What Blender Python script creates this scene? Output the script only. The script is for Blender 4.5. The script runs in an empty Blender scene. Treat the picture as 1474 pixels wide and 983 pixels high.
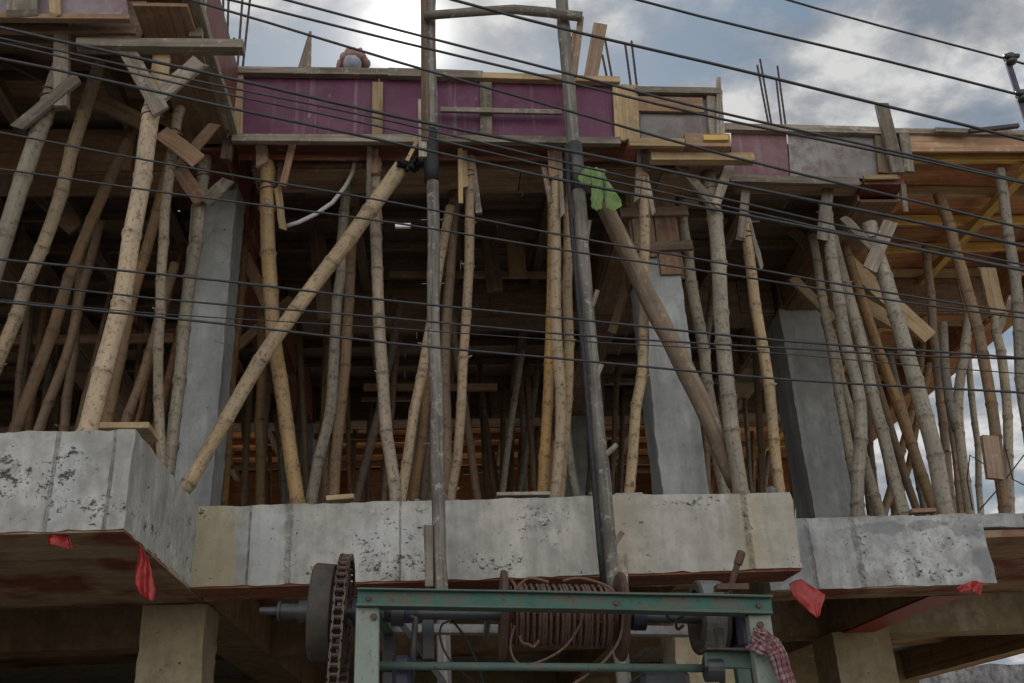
import bpy, math, random
import numpy as np
from mathutils import Vector, Matrix, noise
random.seed(7)
rnd = random.uniform
SC = bpy.context.scene
COL = SC.collection

# ------------------------------------------------------------------ camera
FPX, CX, CY = 1430.0, 737.0, 491.5
def _n(v): return v / np.linalg.norm(v)
_Z = _n(np.array([585 - CX, CY + 2607, -FPX]))
_Y = np.array([631 - CX, CY - 1159, -FPX]); _Y = _n(_Y - _Z * _Y.dot(_Z))
_X = np.cross(_Y, _Z)
RW = np.array([_X, _Y, _Z])
EYE = np.array([0, 0, 1.6])
def ray(u, v): return RW @ np.array([u - CX, CY - v, -FPX])
def at(u, v, y):
    d = ray(u, v); return Vector(EYE + d * (y / d[1]))
def atz(u, v, z):
    d = ray(u, v); return Vector(EYE + d * ((z - 1.6) / d[2]))
def mpp(p):                       # metres per photo pixel at a point
    c = RW.T @ (np.array(p) - EYE); return -c[2] / FPX
cam = bpy.data.cameras.new('camera'); camo = bpy.data.objects.new('camera', cam); COL.objects.link(camo)
cam.sensor_width = 36; cam.lens = FPX / 1474 * 36; cam.clip_start = .05; cam.clip_end = 5000
M = Matrix([list(RW[0]), list(RW[1]), list(RW[2])]).to_4x4(); M.translation = Vector(EYE)
camo.matrix_world = M; SC.camera = camo

# ------------------------------------------------------------------ mesh builder
class MB:
    def __init__(s): s.v = []; s.f = []; s.uv = []; s.t = []; s.nd = []
    def addv(s, p, nd=0.): s.v.append(tuple(p)); s.nd.append(nd); return len(s.v) - 1
    def face(s, ids, uv=None, tone=.5):
        s.f.append(tuple(ids)); s.uv.append(uv or [(s.v[i][0], s.v[i][2]) for i in ids]); s.t.append(tone)
    def plank(s, p0, p1, w, t, nrm=(0, -1, 0), segs=None, jit=.002, tone=None, w1=None, bow=0., endj=0.):
        p0, p1 = Vector(p0), Vector(p1); d = p1 - p0; L = d.length; d.normalize()
        n = Vector(nrm); n = n - d * n.dot(d)
        if n.length < 1e-4: n = Vector((1, 0, 0)) - d * d.x
        n.normalize(); b = d.cross(n)
        if segs is None: segs = max(1, min(14, int(L / .3)))
        w1 = w if w1 is None else w1
        tone = rnd(0, 1) if tone is None else tone
        uo, vo = rnd(0, 50), rnd(0, 50)
        rings = []
        for i in range(segs + 1):
            a = i / segs; c = p0 + d * (L * a) + n * (bow * math.sin(math.pi * a)); ww = w + (w1 - w) * a
            ids = []
            for sb, sn in ((-1, -1), (1, -1), (1, 1), (-1, 1)):
                q = c + b * (sb * ww / 2 + rnd(-jit, jit)) + n * (sn * t / 2 + rnd(-jit, jit) * .5)
                if endj and i in (0, segs): q += d * rnd(-endj, endj)
                ids.append(s.addv(q))
            rings.append(ids)
        per = [0, w, w + t, 2 * w + t, 2 * w + 2 * t]
        for i in range(segs):
            u0, u1 = L * i / segs + uo, L * (i + 1) / segs + uo
            for k in range(4):
                k2 = (k + 1) % 4
                s.face((rings[i][k], rings[i][k2], rings[i + 1][k2], rings[i + 1][k]),
                       [(u0, per[k] + vo), (u0, per[k + 1] + vo), (u1, per[k + 1] + vo), (u1, per[k] + vo)], tone)
        for r, rev in ((rings[0], True), (rings[-1], False)):
            ids = r[::-1] if rev else r
            s.face(ids, [(uo + .3, vo), (uo + .3 + .01, vo), (uo + .31, vo + t), (uo + .3, vo + t)], tone)
    def box(s, x0, x1, y0, y1, z0, z1, tone=None):
        lx, ly, lz = x1 - x0, y1 - y0, z1 - z0; c = Vector(((x0 + x1) / 2, (y0 + y1) / 2, (z0 + z1) / 2))
        if lx >= ly and lx >= lz: s.plank((x0, c.y, c.z), (x1, c.y, c.z), lz, ly, (0, -1, 0), 1, 0, tone)
        elif ly >= lz: s.plank((c.x, y0, c.z), (c.x, y1, c.z), lx, lz, (0, 0, 1), 1, 0, tone)
        else: s.plank((c.x, c.y, z0), (c.x, c.y, z1), lx, ly, (0, -1, 0), 1, 0, tone)
    def tube(s, pts, rad, seg=10, cap=True, nds=None, tone=.5, sq=None):
        pts = [Vector(p) for p in pts]; n = len(pts)
        if not hasattr(rad, '__len__'): rad = [rad] * n
        uo = rnd(0, 40); vo = rnd(0, 40); L = 0.; rings = []; us = []
        ref = None
        for i in range(n):
            d = (pts[min(i + 1, n - 1)] - pts[max(i - 1, 0)])
            if d.length < 1e-9: d = Vector((0, 0, 1))
            d.normalize()
            if ref is None: ref = Vector((0, -1, 0)) if abs(d.y) < .9 else Vector((1, 0, 0))
            a = ref - d * ref.dot(d); a.normalize(); ref = a; b = d.cross(a)
            if i: L += (pts[i] - pts[i - 1]).length
            us.append(L + uo)
            rings.append([s.addv(pts[i] + (a * math.cos(2 * math.pi * k / seg) + b * math.sin(2 * math.pi * k / seg)) * rad[i], nds[i] if nds else 0.) for k in range(seg)])
        for i in range(n - 1):
            for k in range(seg):
                k2 = (k + 1) % seg; c = 2 * math.pi * max(rad) / seg
                s.face((rings[i][k], rings[i][k2], rings[i + 1][k2], rings[i + 1][k]),
                       [(us[i], k * c + vo), (us[i], (k + 1) * c + vo), (us[i + 1], (k + 1) * c + vo), (us[i + 1], k * c + vo)], tone)
        if cap:
            for r, rev in ((rings[0], True), (rings[-1], False)):
                ids = r[::-1] if rev else r
                s.face(ids, [(uo + .01 * math.cos(j), vo + .01 * math.sin(j)) for j in range(seg)], tone)
    def cyl(s, p0, p1, r, seg=20, tone=.5): s.tube([p0, p1], r, seg, True, None, tone)
    def lathe(s, o, ax, prof, seg=32, tone=.5):
        o = Vector(o); ax = Vector(ax).normalized(); s.tube_prof(o, ax, prof, seg, tone)
    def tube_prof(s, o, ax, prof, seg, tone):
        ref = Vector((0, -1, 0)) if abs(ax.y) < .9 else Vector((1, 0, 0))
        a = (ref - ax * ref.dot(ax)).normalized(); b = ax.cross(a); rings = []
        for (h, r) in prof:
            rings.append([s.addv(o + ax * h + (a * math.cos(2 * math.pi * k / seg) + b * math.sin(2 * math.pi * k / seg)) * r) for k in range(seg)])
        for i in range(len(prof) - 1):
            for k in range(seg):
                k2 = (k + 1) % seg
                s.face((rings[i][k], rings[i][k2], rings[i + 1][k2], rings[i + 1][k]), [(i * .05, k * .02), (i * .05, k * .02 + .02), (i * .05 + .05, k * .02 + .02), (i * .05 + .05, k * .02)], tone)
    def rough(s, x0, x1, y0, y1, z0, z1, step=.07, amp=.009, edge=.011, seed=0., faces='xXyYzZ'):
        def disp(p):
            q = Vector(p) * 3.1 + Vector((seed, seed * 1.7, 0)); q2 = Vector(p) * 11 + Vector((seed, 3, seed))
            o = noise.noise_vector(q) * amp + noise.noise_vector(q2) * amp * .5
            ne = sum((abs(p[0] - x0) < 1e-6 or abs(p[0] - x1) < 1e-6, abs(p[1] - y0) < 1e-6 or abs(p[1] - y1) < 1e-6, abs(p[2] - z0) < 1e-6 or abs(p[2] - z1) < 1e-6))
            if ne > 1: o += noise.noise_vector(q2 * 1.3) * edge
            return Vector(p) + o
        def grid(o, a, b):
            o, a, b = Vector(o), Vector(a), Vector(b)
            na, nb = max(1, min(90, round(a.length / step))), max(1, min(60, round(b.length / step)))
            ids = [[s.addv(disp(o + a * (i / na) + b * (j / nb))) for j in range(nb + 1)] for i in range(na + 1)]
            for i in range(na):
                for j in range(nb): s.face((ids[i][j], ids[i + 1][j], ids[i + 1][j + 1], ids[i][j + 1]))
        dx, dy, dz = (x1 - x0, 0, 0), (0, y1 - y0, 0), (0, 0, z1 - z0)
        if 'y' in faces: grid((x0, y0, z0), dx, dz)
        if 'Y' in faces: grid((x1, y1, z0), (x0 - x1, 0, 0), dz)
        if 'x' in faces: grid((x0, y1, z0), (0, y0 - y1, 0), dz)
        if 'X' in faces: grid((x1, y0, z0), dy, dz)
        if 'z' in faces: grid((x0, y1, z0), dx, (0, y0 - y1, 0))
        if 'Z' in faces: grid((x0, y0, z1), dx, dy)

def setp(o, label=None, cat=None, group=None, kind=None):
    if label: o['label'] = label
    if cat: o['category'] = cat
    if group: o['group'] = group
    if kind: o['kind'] = kind
    return o
def thing(name, label, cat, loc=(0, 0, 0), group=None):
    o = bpy.data.objects.new(name, None); o.empty_display_size = .1; COL.objects.link(o); o.location = Vector(loc)
    return setp(o, label, cat, group)
def wloc(o):
    p = Vector((0, 0, 0))
    while o: p += Vector(o.location); o = o.parent
    return p
def obj(name, mb, mat, parent=None, bevel=0., smooth=False, base=None, label=None):
    me = bpy.data.meshes.new(name)
    off = wloc(parent) if parent else Vector((0, 0, 0))
    lo = Vector(base) - off if base is not None else Vector((0, 0, 0))
    tot = off + lo
    me.from_pydata([(x - tot.x, y - tot.y, z - tot.z) for x, y, z in mb.v], [], mb.f)
    uvl = me.uv_layers.new(name='UVMap')
    flat = [c for f in mb.uv for p in f for c in p]; uvl.data.foreach_set('uv', flat)
    a = me.attributes.new('tone', 'FLOAT', 'FACE'); a.data.foreach_set('value', mb.t)
    if any(mb.nd):
        a = me.attributes.new('node', 'FLOAT', 'POINT'); a.data.foreach_set('value', mb.nd)
    if smooth: me.polygons.foreach_set('use_smooth', [True] * len(me.polygons))
    me.materials.append(MAT[mat] if isinstance(mat, str) else mat)
    me.update()
    o = bpy.data.objects.new(name, me); COL.objects.link(o)
    if parent: o.parent = parent
    o.location = lo
    if bevel:
        b = o.modifiers.new('b', 'BEVEL'); b.width = bevel; b.segments = 1; b.limit_method = 'ANGLE'; b.angle_limit = math.radians(50)
    if label: o['label'] = label
    return o

# ------------------------------------------------------------------ materials
MAT = {}
class NT:
    def __init__(s, name):
        m = bpy.data.materials.new(name); m.use_nodes = True; s.m = m; s.t = m.node_tree; s.bs = s.t.nodes['Principled BSDF']; MAT[name] = m
    def n(s, typ, **kw):
        x = s.t.nodes.new(typ)
        for k, v in kw.items():
            if k == 'inp':
                for kk, vv in v.items(): s.set(x, kk, vv)
            else: setattr(x, k, v)
        return x
    def set(s, x, k, v):
        if isinstance(v, bpy.types.NodeSocket): s.t.links.new(v, x.inputs[k])
        else: x.inputs[k].default_value = v
    def noise(s, vec, scale, detail=5, rough=.6, dist=0.):
        x = s.n('ShaderNodeTexNoise', inp={'Scale': scale, 'Detail': detail, 'Roughness': rough, 'Distortion': dist})
        if vec is not None: s.set(x, 'Vector', vec)
        return x.outputs['Fac']
    def map(s, vec, scale=(1, 1, 1), loc=(0, 0, 0)):
        x = s.n('ShaderNodeMapping', inp={'Scale': scale, 'Location': loc}); s.set(x, 'Vector', vec); return x.outputs[0]
    def ramp(s, fac, stops, interp='LINEAR'):
        x = s.n('ShaderNodeValToRGB'); s.set(x, 'Fac', fac); cr = x.color_ramp; cr.interpolation = interp
        while len(cr.elements) < len(stops): cr.elements.new(.5)
        for e, (p, c) in zip(cr.elements, stops):
            e.position = p; e.color = (c, c, c, 1) if not hasattr(c, '__len__') else (*c, 1)
        return x.outputs['Color']
    def math(s, op, a, b=0., clamp=False):
        x = s.n('ShaderNodeMath', operation=op, use_clamp=clamp); s.set(x, 0, a); s.set(x, 1, b); return x.outputs[0]
    def mix(s, fac, a, b, blend='MIX'):
        x = s.n('ShaderNodeMix', data_type='RGBA', blend_type=blend)
        s.set(x, 0, fac)
        for i, c in ((6, a), (7, b)):
            if not isinstance(c, bpy.types.NodeSocket): c = (*c, 1) if len(c) == 3 else c
            s.set(x, i, c)
        return x.outputs[2]
    def attr(s, nm):
        return s.n('ShaderNodeAttribute', attribute_name=nm).outputs['Fac']
    def objrand(s): return s.n('ShaderNodeObjectInfo').outputs['Random']
    def tc(s, w): return s.n('ShaderNodeTexCoord').outputs[w]
    def offvec(s, w='Object'):
        v = s.n('ShaderNodeVectorMath', operation='ADD'); s.set(v, 0, s.tc(w))
        c = s.n('ShaderNodeCombineXYZ'); r = s.math('MULTIPLY', s.objrand(), 37.); s.set(c, 0, r); s.set(c, 1, r); s.set(c, 2, r); s.set(v, 1, c.outputs[0]); return v.outputs[0]
    def hsv(s, col, val, sat=1., hue=.5):
        x = s.n('ShaderNodeHueSaturation'); s.set(x, 'Color', col); s.set(x, 'Value', val); s.set(x, 'Saturation', sat); s.set(x, 'Hue', hue); return x.outputs[0]
    def bump(s, h, strength=.4, dist=.01, prev=None):
        x = s.n('ShaderNodeBump', inp={'Strength': strength, 'Distance': dist}); s.set(x, 'Height', h)
        if prev is not None: s.set(x, 'Normal', prev)
        return x.outputs[0]
    def out(s, col, rough=.8, nrm=None, metal=0., spec=.3):
        s.set(s.bs, 'Base Color', (*col, 1) if isinstance(col, tuple) and len(col) == 3 else col); s.set(s.bs, 'Roughness', rough); s.set(s.bs, 'Metallic', metal); s.set(s.bs, 'Specular IOR Level', spec)
        if nrm is not None: s.set(s.bs, 'Normal', nrm)
        return s.m

def m_wood(name, dark, mid, light, var=.5, grime=.35, gcol=(.06, .05, .045), red=0.):
    t = NT(name); uv = t.offvec('UV')
    g = t.noise(t.map(uv, (1.3, 26, 1)), 1., 6, .65, .6)
    g2 = t.noise(t.map(uv, (3, 140, 1)), 1., 3, .6)
    c = t.ramp(g, [(.28, dark), (.5, mid), (.72, light)])
    c = t.mix(t.math('MULTIPLY', t.ramp(g2, [(.35, 0), (.7, 1)]), .3), c, dark)
    bl = t.noise(t.offvec(), 3.2, 5, .7)
    c = t.mix(t.math('MULTIPLY', t.ramp(bl, [(.48, 0), (.7, 1)]), grime), c, gcol)
    sp = t.noise(t.offvec(), 14, 4, .7)
    c = t.mix(t.math('MULTIPLY', t.ramp(sp, [(.56, 0), (.68, 1)]), grime * .8), c, (.42, .40, .36))
    if red:
        rr = t.noise(t.offvec(), 1.7, 3, .6); c = t.mix(t.math('MULTIPLY', t.ramp(rr, [(.45, 0), (.6, 1)]), red), c, (.16, .03, .025))
    v = t.math('ADD', t.math('MULTIPLY', t.attr('tone'), var), t.math('ADD', t.math('MULTIPLY', t.objrand(), var * .6), 1 - var * .8))
    c = t.hsv(c, v)
    b = t.bump(g2, .35, .003, t.bump(g, .4, .006))
    return t.out(c, .85, b, 0, .2)
m_wood('wood_new', (.23, .155, .08), (.385, .28, .16), (.49, .38, .235), .5, .5, (.12, .09, .065))
m_wood('wood_yellow', (.42, .24, .065), (.66, .42, .13), (.74, .53, .2), .4, .3, (.12, .08, .05))
m_wood('wood_grey', (.10, .083, .065), (.225, .192, .152), (.36, .315, .25), .6, .6, (.075, .06, .046))
m_wood('wood_brown', (.16, .10, .06), (.28, .185, .115), (.38, .27, .175), .6, .45, red=.2)
m_wood('wood_dark', (.11, .075, .052), (.205, .142, .10), (.30, .22, .16), .7, .35)
m_wood('wood_orange', (.25, .11, .045), (.41, .195, .08), (.50, .27, .12), .7, .35, red=.3)
m_wood('wood_sheath', (.24, .105, .05), (.40, .19, .09), (.50, .27, .14), .6, .4, red=.35)
m_wood('wood_red', (.13, .05, .032), (.24, .095, .058), (.33, .16, .10), .6, .4, red=.5)
m_wood('mast_wood', (.075, .068, .06), (.17, .155, .137), (.30, .275, .245), .2, .75, (.075, .068, .062))

m_wood('soffit_wood', (.225, .148, .095), (.335, .235, .152), (.42, .305, .205), .25, .6, (.13, .08, .055), red=.85)
m_wood('timber_brown', (.13, .09, .06), (.23, .17, .12), (.33, .26, .19), .3, .5)
def m_bamboo(name, a, b, grey, var=.35):
    t = NT(name); uv = t.offvec('UV'); ob = t.offvec()
    g = t.noise(t.map(uv, (.9, 34, 1)), 1., 6, .7, .5)
    c = t.ramp(g, [(.3, a), (.7, b)])
    big = t.noise(t.map(ob, (1, 1, 1.3)), 2.6, 3, .6)
    c = t.hsv(c, t.math('ADD', t.math('MULTIPLY', big, .9), .55))
    l = t.noise(t.map(ob, (6, 6, 1.6)), 1., 5, .65)
    c = t.mix(t.math('MULTIPLY', t.ramp(l, [(.42, 0), (.66, 1)]), .65), c, grey)
    s_ = t.noise(ob, 30, 4, .75)
    c = t.mix(t.math('MULTIPLY', t.ramp(s_, [(.52, 0), (.64, 1)]), .7), c, (.075, .055, .04))
    nd = t.attr('node')
    ndm = t.math('MULTIPLY', nd, t.ramp(t.noise(ob, 19, 4), [(.38, .08), (.62, .95)]))
    c = t.mix(ndm, c, (.07, .05, .036))
    c = t.hsv(c, t.math('ADD', t.math('MULTIPLY', t.objrand(), var * 1.4), .9 - var * .85), t.math('ADD', .9, t.math('MULTIPLY', t.math('FRACT', t.math('MULTIPLY', t.objrand(), 7.3)), .5)))
    bb = t.bump(g, .25, .004)
    return t.out(c, .62, bb, 0, .3)
m_bamboo('bamboo_tan', (.33, .25, .17), (.49, .40, .29), (.31, .265, .215))
m_bamboo('bamboo_gold', (.36, .235, .12), (.49, .35, .20), (.32, .25, .18))
m_bamboo('bamboo_grey', (.24, .21, .165), (.39, .35, .28), (.20, .18, .15))
m_bamboo('bamboo_brown', (.19, .12, .07), (.32, .215, .13), (.18, .14, .105))
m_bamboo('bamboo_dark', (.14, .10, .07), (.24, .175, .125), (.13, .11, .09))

def m_conc(name, c0, c1, yellow=0., joints=(), pits=1., dark=.35, plate=0., spots=(), patches=(), whites=(), yr=None):
    t = NT(name); ob = t.tc('Object')
    n1 = t.noise(ob, 1.3, 6, .6); n2 = t.noise(ob, 8, 8, .7)
    st = t.noise(t.map(ob, (5, 5, .55)), 1., 5, .65)
    c = t.mix(t.ramp(n1, [(.35, 0), (.65, 1)]), c0, c1)
    c = t.mix(t.math('MULTIPLY', t.ramp(n2, [(.36, 1), (.58, 0)]), min(1, dark * 1.45)), c, tuple(x * .55 for x in c0))
    c = t.mix(t.math('MULTIPLY', t.ramp(st, [(.47, 0), (.68, 1)]), .55), c, tuple(x * .5 for x in c0))
    c = t.mix(t.math('MULTIPLY', t.ramp(t.noise(t.map(ob, (4, 4, 1.5), (3, 7, 1)), 1., 4), [(.55, 0), (.7, 1)]), .5), c, tuple(min(.62, x * 1.35) for x in c1))
    h = n2
    if yellow:
        sxx = t.n('ShaderNodeSeparateXYZ'); t.set(sxx, 0, ob)
        xw = t.math('ADD', t.math('DIVIDE', sxx.outputs[0], 4.12), t.math('MULTIPLY', t.math('SUBTRACT', t.noise(t.map(ob, (9, 9, .8)), 1., 4, .6), .5), .05))
        y = t.ramp(xw, yr or [(0, .4), (1, .4)])
        y = t.math('MULTIPLY', y, t.ramp(t.noise(t.map(ob, (3, 3, 1)), 1., 5, .65), [(.3, .35), (.6, 1)]))
        c = t.mix(t.math('MULTIPLY', y, yellow), c, (.36, .295, .17))
        r = t.noise(t.map(ob, (7, 7, .8), (5, 0, 3)), 1., 4, .6)
        c = t.mix(t.math('MULTIPLY', t.ramp(r, [(.62, 0), (.74, 1)]), yellow * .8), c, (.20, .12, .06))
    hb = None
    nz = t.noise(ob, 5, 6, .65)
    def blob(cx_, cz_, rx, rz, soft=.5):
        sp_ = t.n('ShaderNodeSeparateXYZ'); t.set(sp_, 0, ob)
        ex = t.math('DIVIDE', t.math('SUBTRACT', sp_.outputs[0], cx_), rx); ez = t.math('DIVIDE', t.math('SUBTRACT', sp_.outputs[2], cz_), rz)
        d_ = t.math('SQRT', t.math('ADD', t.math('MULTIPLY', ex, ex), t.math('MULTIPLY', ez, ez)))
        d_ = t.math('ADD', d_, t.math('MULTIPLY', t.math('SUBTRACT', nz, .5), 3.2))
        return t.ramp(d_, [(1 - soft, 1), (1, 0)])
    for (cx_, cz_, rx, rz) in patches:
        c = t.mix(t.math('MULTIPLY', blob(cx_, cz_, rx, rz, .15), .8), c, t.mix(n2, (.13, .135, .14), (.26, .265, .27)))
    for (cx_, cz_, rx, rz) in whites:
        c = t.mix(t.math('MULTIPLY', blob(cx_, cz_, rx, rz, .5), .32), c, (.50, .53, .58))
    if pits:
        ms = t.ramp(t.noise(ob, 1.4, 4, .6), [(.50, 0), (.68, .8)])
        for q_ in spots: ms = t.math('MAXIMUM', ms, blob(*q_, .7))
        pa = t.noise(ob, 30, 8, .78); pb = t.noise(t.map(ob, (1, 1, 1.7), (4, 2, 9)), 13, 7, .72)
        thr = t.math('ADD', .352, t.math('MULTIPLY', ms, .10 * pits))
        pit = t.math('MAXIMUM', t.math('MULTIPLY', t.math('SUBTRACT', thr, pa), 22., True), t.math('MULTIPLY', t.math('SUBTRACT', thr, pb), 16., True))
        c = t.mix(t.math('MULTIPLY', pit, .88, True), c, (.045, .042, .038)); hb = t.math('MULTIPLY', pit, -1.)
        c = t.mix(t.math('MULTIPLY', t.math('MULTIPLY', ms, t.ramp(n2, [(.4, 0), (.62, 1)])), .35), c, (.60, .60, .58))
    for jx, wd_, st_ in joints:
        sj = t.n('ShaderNodeSeparateXYZ'); t.set(sj, 0, ob)
        dj = t.math('ABSOLUTE', t.math('SUBTRACT', t.math('ADD', sj.outputs[0], t.math('MULTIPLY', t.math('SUBTRACT', t.noise(ob, 7, 5, .7), .5), wd_ * 2.2)), jx))
        li = t.math('MULTIPLY', t.ramp(dj, [(wd_ * .4, 1), (wd_, 0)]), t.ramp(t.noise(ob, 9, 5, .7), [(.36, .15), (.58, 1)]))
        c = t.mix(t.math('MULTIPLY', li, st_ * .75), c, (.075, .066, .055)); hb = t.math('SUBTRACT', hb, li) if hb is not None else None
    b = t.bump(t.noise(ob, 40, 5, .7), .3, .004, t.bump(n2, .5, .01))
    if hb is not None: b = t.bump(hb, .9, .018, b)
    return t.out(c, .92, b, 0, .2)
def lx(u, v, Y, x0): return at(u, v, Y).x - x0
J1 = [(lx(75, 690, 5.18, -7.2), .012, .5), (lx(158, 690, 5.18, -7.2), .010, .8)]
m_conc('concrete_pale', (.345, .338, .31), (.475, .465, .43), .0, J1, .9, .35, spots=[(lx(80, 690, 5.18, -7.2), .28, .22, .26), (lx(130, 735, 5.18, -7.2), .12, .3, .1), (lx(20, 690, 5.18, -7.2), .3, .25, .2)], whites=[(lx(95, 700, 5.18, -7.2), .26, .10, .3)])
X2 = -1.597; F2 = lambda u: lx(u, 780, 6.7, X2)
m_conc('concrete_stain', (.335, .327, .295), (.46, .447, .405), .95, [(F2(358), .008, .9), (F2(415), .028, .6), (F2(576), .006, .5), (F2(640), .006, .4), (F2(884), .006, .6), (F2(1078), .03, .75)], .8, .3,
       spots=[(F2(560), .10, .45, .14), (F2(480), .08, .3, .10), (F2(700), .10, .35, .10), (F2(300), .50, .3, .05), (F2(1010), .48, .3, .06), (F2(1080), .3, .05, .4)], whites=[(F2(380), .27, .16, .5), (F2(560), .3, .3, .2)],
       yr=[(0, 1), (F2(332) / 4.12, .95), (F2(344) / 4.12, .0), (F2(860) / 4.12, .05), (F2(897) / 4.12, .5), (F2(920) / 4.12, .3), (F2(950) / 4.12, .06), (F2(1045) / 4.12, .12), (F2(1082) / 4.12, .8), (F2(1110) / 4.12, .15), (1, .35)])
X3 = 2.523; F3 = lambda u: lx(u, 800, 7.47, X3)
m_conc('concrete_grey', (.285, .285, .28), (.415, .415, .405), .0, [(F3(1235), .03, .6), (F3(1168), .02, .5)], .75, .4, spots=[(F3(1240), .3, .08, .3), (F3(1330), .08, .5, .08)],
       patches=[(F3(1270), .45, .26, .055), (F3(1345), .47, .16, .04), (F3(1405), .40, .12, .10), (F3(1410), .18, .10, .16), (F3(1165), .36, .05, .12)])
m_conc('concrete_column', (.29, .30, .295), (.39, .40, .39), .0, (), .6, .22)
m_conc('concrete_brown', (.25, .20, .135), (.36, .295, .20), .5, (), .3)
m_conc('soffit_brown', (.22, .15, .10), (.32, .225, .15), .35, (), .12, .45)
m_conc('road_asphalt', (.05, .05, .05), (.07, .07, .068), 0, (), .0, .3)
m_conc('pavement', (.32, .30, .26), (.42, .395, .35), .2, (), .3, .3)
m_conc('dirt', (.28, .235, .18), (.36, .31, .23), .2, (), .0, .4)
m_conc('rubble', (.17, .17, .18), (.32, .32, .33), 0, (), 1., .8)

def m_panel(name, a, b, wear, wcol, rough=.5, splash=.5):
    t = NT(name); ob = t.offvec()
    n1 = t.noise(ob, 1.6, 4, .6); st = t.noise(t.map(ob, (7, 7, .9)), 1., 6, .7); n3 = t.noise(ob, 9, 6, .7)
    c = t.mix(t.ramp(n1, [(.38, 0), (.62, 1)]), a, b)
    c = t.mix(t.math('MULTIPLY', t.ramp(st, [(.5, 0), (.72, 1)]), .45), c, tuple(x * .55 for x in a))
    c = t.mix(t.math('MULTIPLY', t.ramp(n3, [(.48, 0), (.62, 1)]), wear), c, wcol)
    sc = t.n('ShaderNodeTexVoronoi', feature='DISTANCE_TO_EDGE', inp={'Scale': 2.3}); t.set(sc, 'Vector', t.map(ob, (1, 1, 2.2)))
    scr = t.math('MULTIPLY', t.ramp(sc.outputs['Distance'], [(0, 1), (.008, 0)]), t.ramp(t.noise(ob, 2.2, 3), [(.55, 0), (.6, 1)]))
    c = t.mix(t.math('MULTIPLY', scr, .12), c, (.4, .35, .34))
    vs = t.n('ShaderNodeTexVoronoi', inp={'Scale': 7., 'Randomness': 1.}); t.set(vs, 'Vector', t.map(ob, (1, 1, .45)))
    spl_ = t.math('MULTIPLY', t.ramp(t.math('ADD', vs.outputs['Distance'], t.math('MULTIPLY', n3, .25)), [(.17, 1), (.24, 0)]), t.ramp(t.noise(ob, 2.9, 4), [(.5, 0), (.6, 1)]))
    c = t.mix(t.math('MULTIPLY', spl_, splash * .6), c, (.42, .38, .37))
    dr = t.noise(t.map(ob, (14, 14, .5), (4, 4, 4)), 1., 4, .6)
    c = t.mix(t.math('MULTIPLY', t.ramp(dr, [(.6, 0), (.7, 1)]), splash * .4), c, (.36, .30, .31))
    return t.out(c, rough, t.bump(n3, .15, .003, t.bump(st, .2, .004)), 0, .35)
m_panel('panel_plum', (.085, .018, .05), (.135, .038, .085), .25, (.17, .08, .115), splash=.6)
m_panel('panel_faded', (.17, .10, .115), (.25, .205, .22), .6, (.26, .24, .24), .7)
m_panel('panel_dusty', (.14, .06, .072), (.19, .10, .11), .35, (.22, .18, .175), .7)
m_panel('panel_grey', (.16, .15, .143), (.27, .255, .24), .8, (.14, .10, .097), .75, splash=.9)
m_panel('panel_red', (.11, .035, .03), (.17, .05, .04), .25, (.14, .09, .06), .6)

def m_metal(name, a, b, rust, rough=.55, metal=.3, rc=(.10, .05, .028)):
    t = NT(name); ob = t.offvec(); n1 = t.noise(ob, 10, 6, .7); n2 = t.noise(ob, 42, 4, .7)
    c = t.mix(t.ramp(n1, [(.35, 0), (.65, 1)]), a, b)
    c = t.mix(t.math('MULTIPLY', t.ramp(n1, [(.50, 0), (.60, 1)]), rust), c, rc)
    c = t.mix(t.math('MULTIPLY', t.ramp(n2, [(.58, 0), (.66, 1)]), rust), c, tuple(x * .6 for x in rc))
    return t.out(c, rough, t.bump(n2, .25, .003, t.bump(n1, .25, .004)), metal, .4)
m_metal('paint_green', (.028, .10, .082), (.042, .135, .11), .95, .6, .0, (.10, .085, .06))
m_metal('paint_pale_green', (.175, .215, .18), (.255, .285, .235), .75, .6, .0, (.20, .24, .20))
m_metal('paint_teal_dark', (.06, .10, .085), (.09, .14, .115), .7, .6, .0, (.10, .09, .07))
m_metal('steel_dark', (.05, .055, .06), (.09, .095, .10), .4, .5, .5)
m_metal('steel_navy', (.02, .025, .045), (.035, .04, .06), .2, .5, .2)
m_metal('steel_worn', (.17, .17, .165), (.28, .275, .27), .45, .5, .5)
m_metal('steel_grime', (.045, .042, .035), (.085, .08, .066), .5, .7, .2)
m_metal('steel_rust', (.09, .055, .042), (.15, .085, .062), .6, .75, .3)
m_metal('chain_steel', (.06, .045, .04), (.14, .10, .085), .5, .45, .7)
m_metal('rebar_rust', (.05, .04, .05), (.09, .065, .06), .4, .7, .4)
m_metal('pipe_blue', (.05, .055, .085), (.08, .085, .12), .3, .9, .0)
m_metal('conduit_white', (.5, .5, .47), (.62, .62, .6), .2, .6, .0, (.3, .28, .25))

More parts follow.
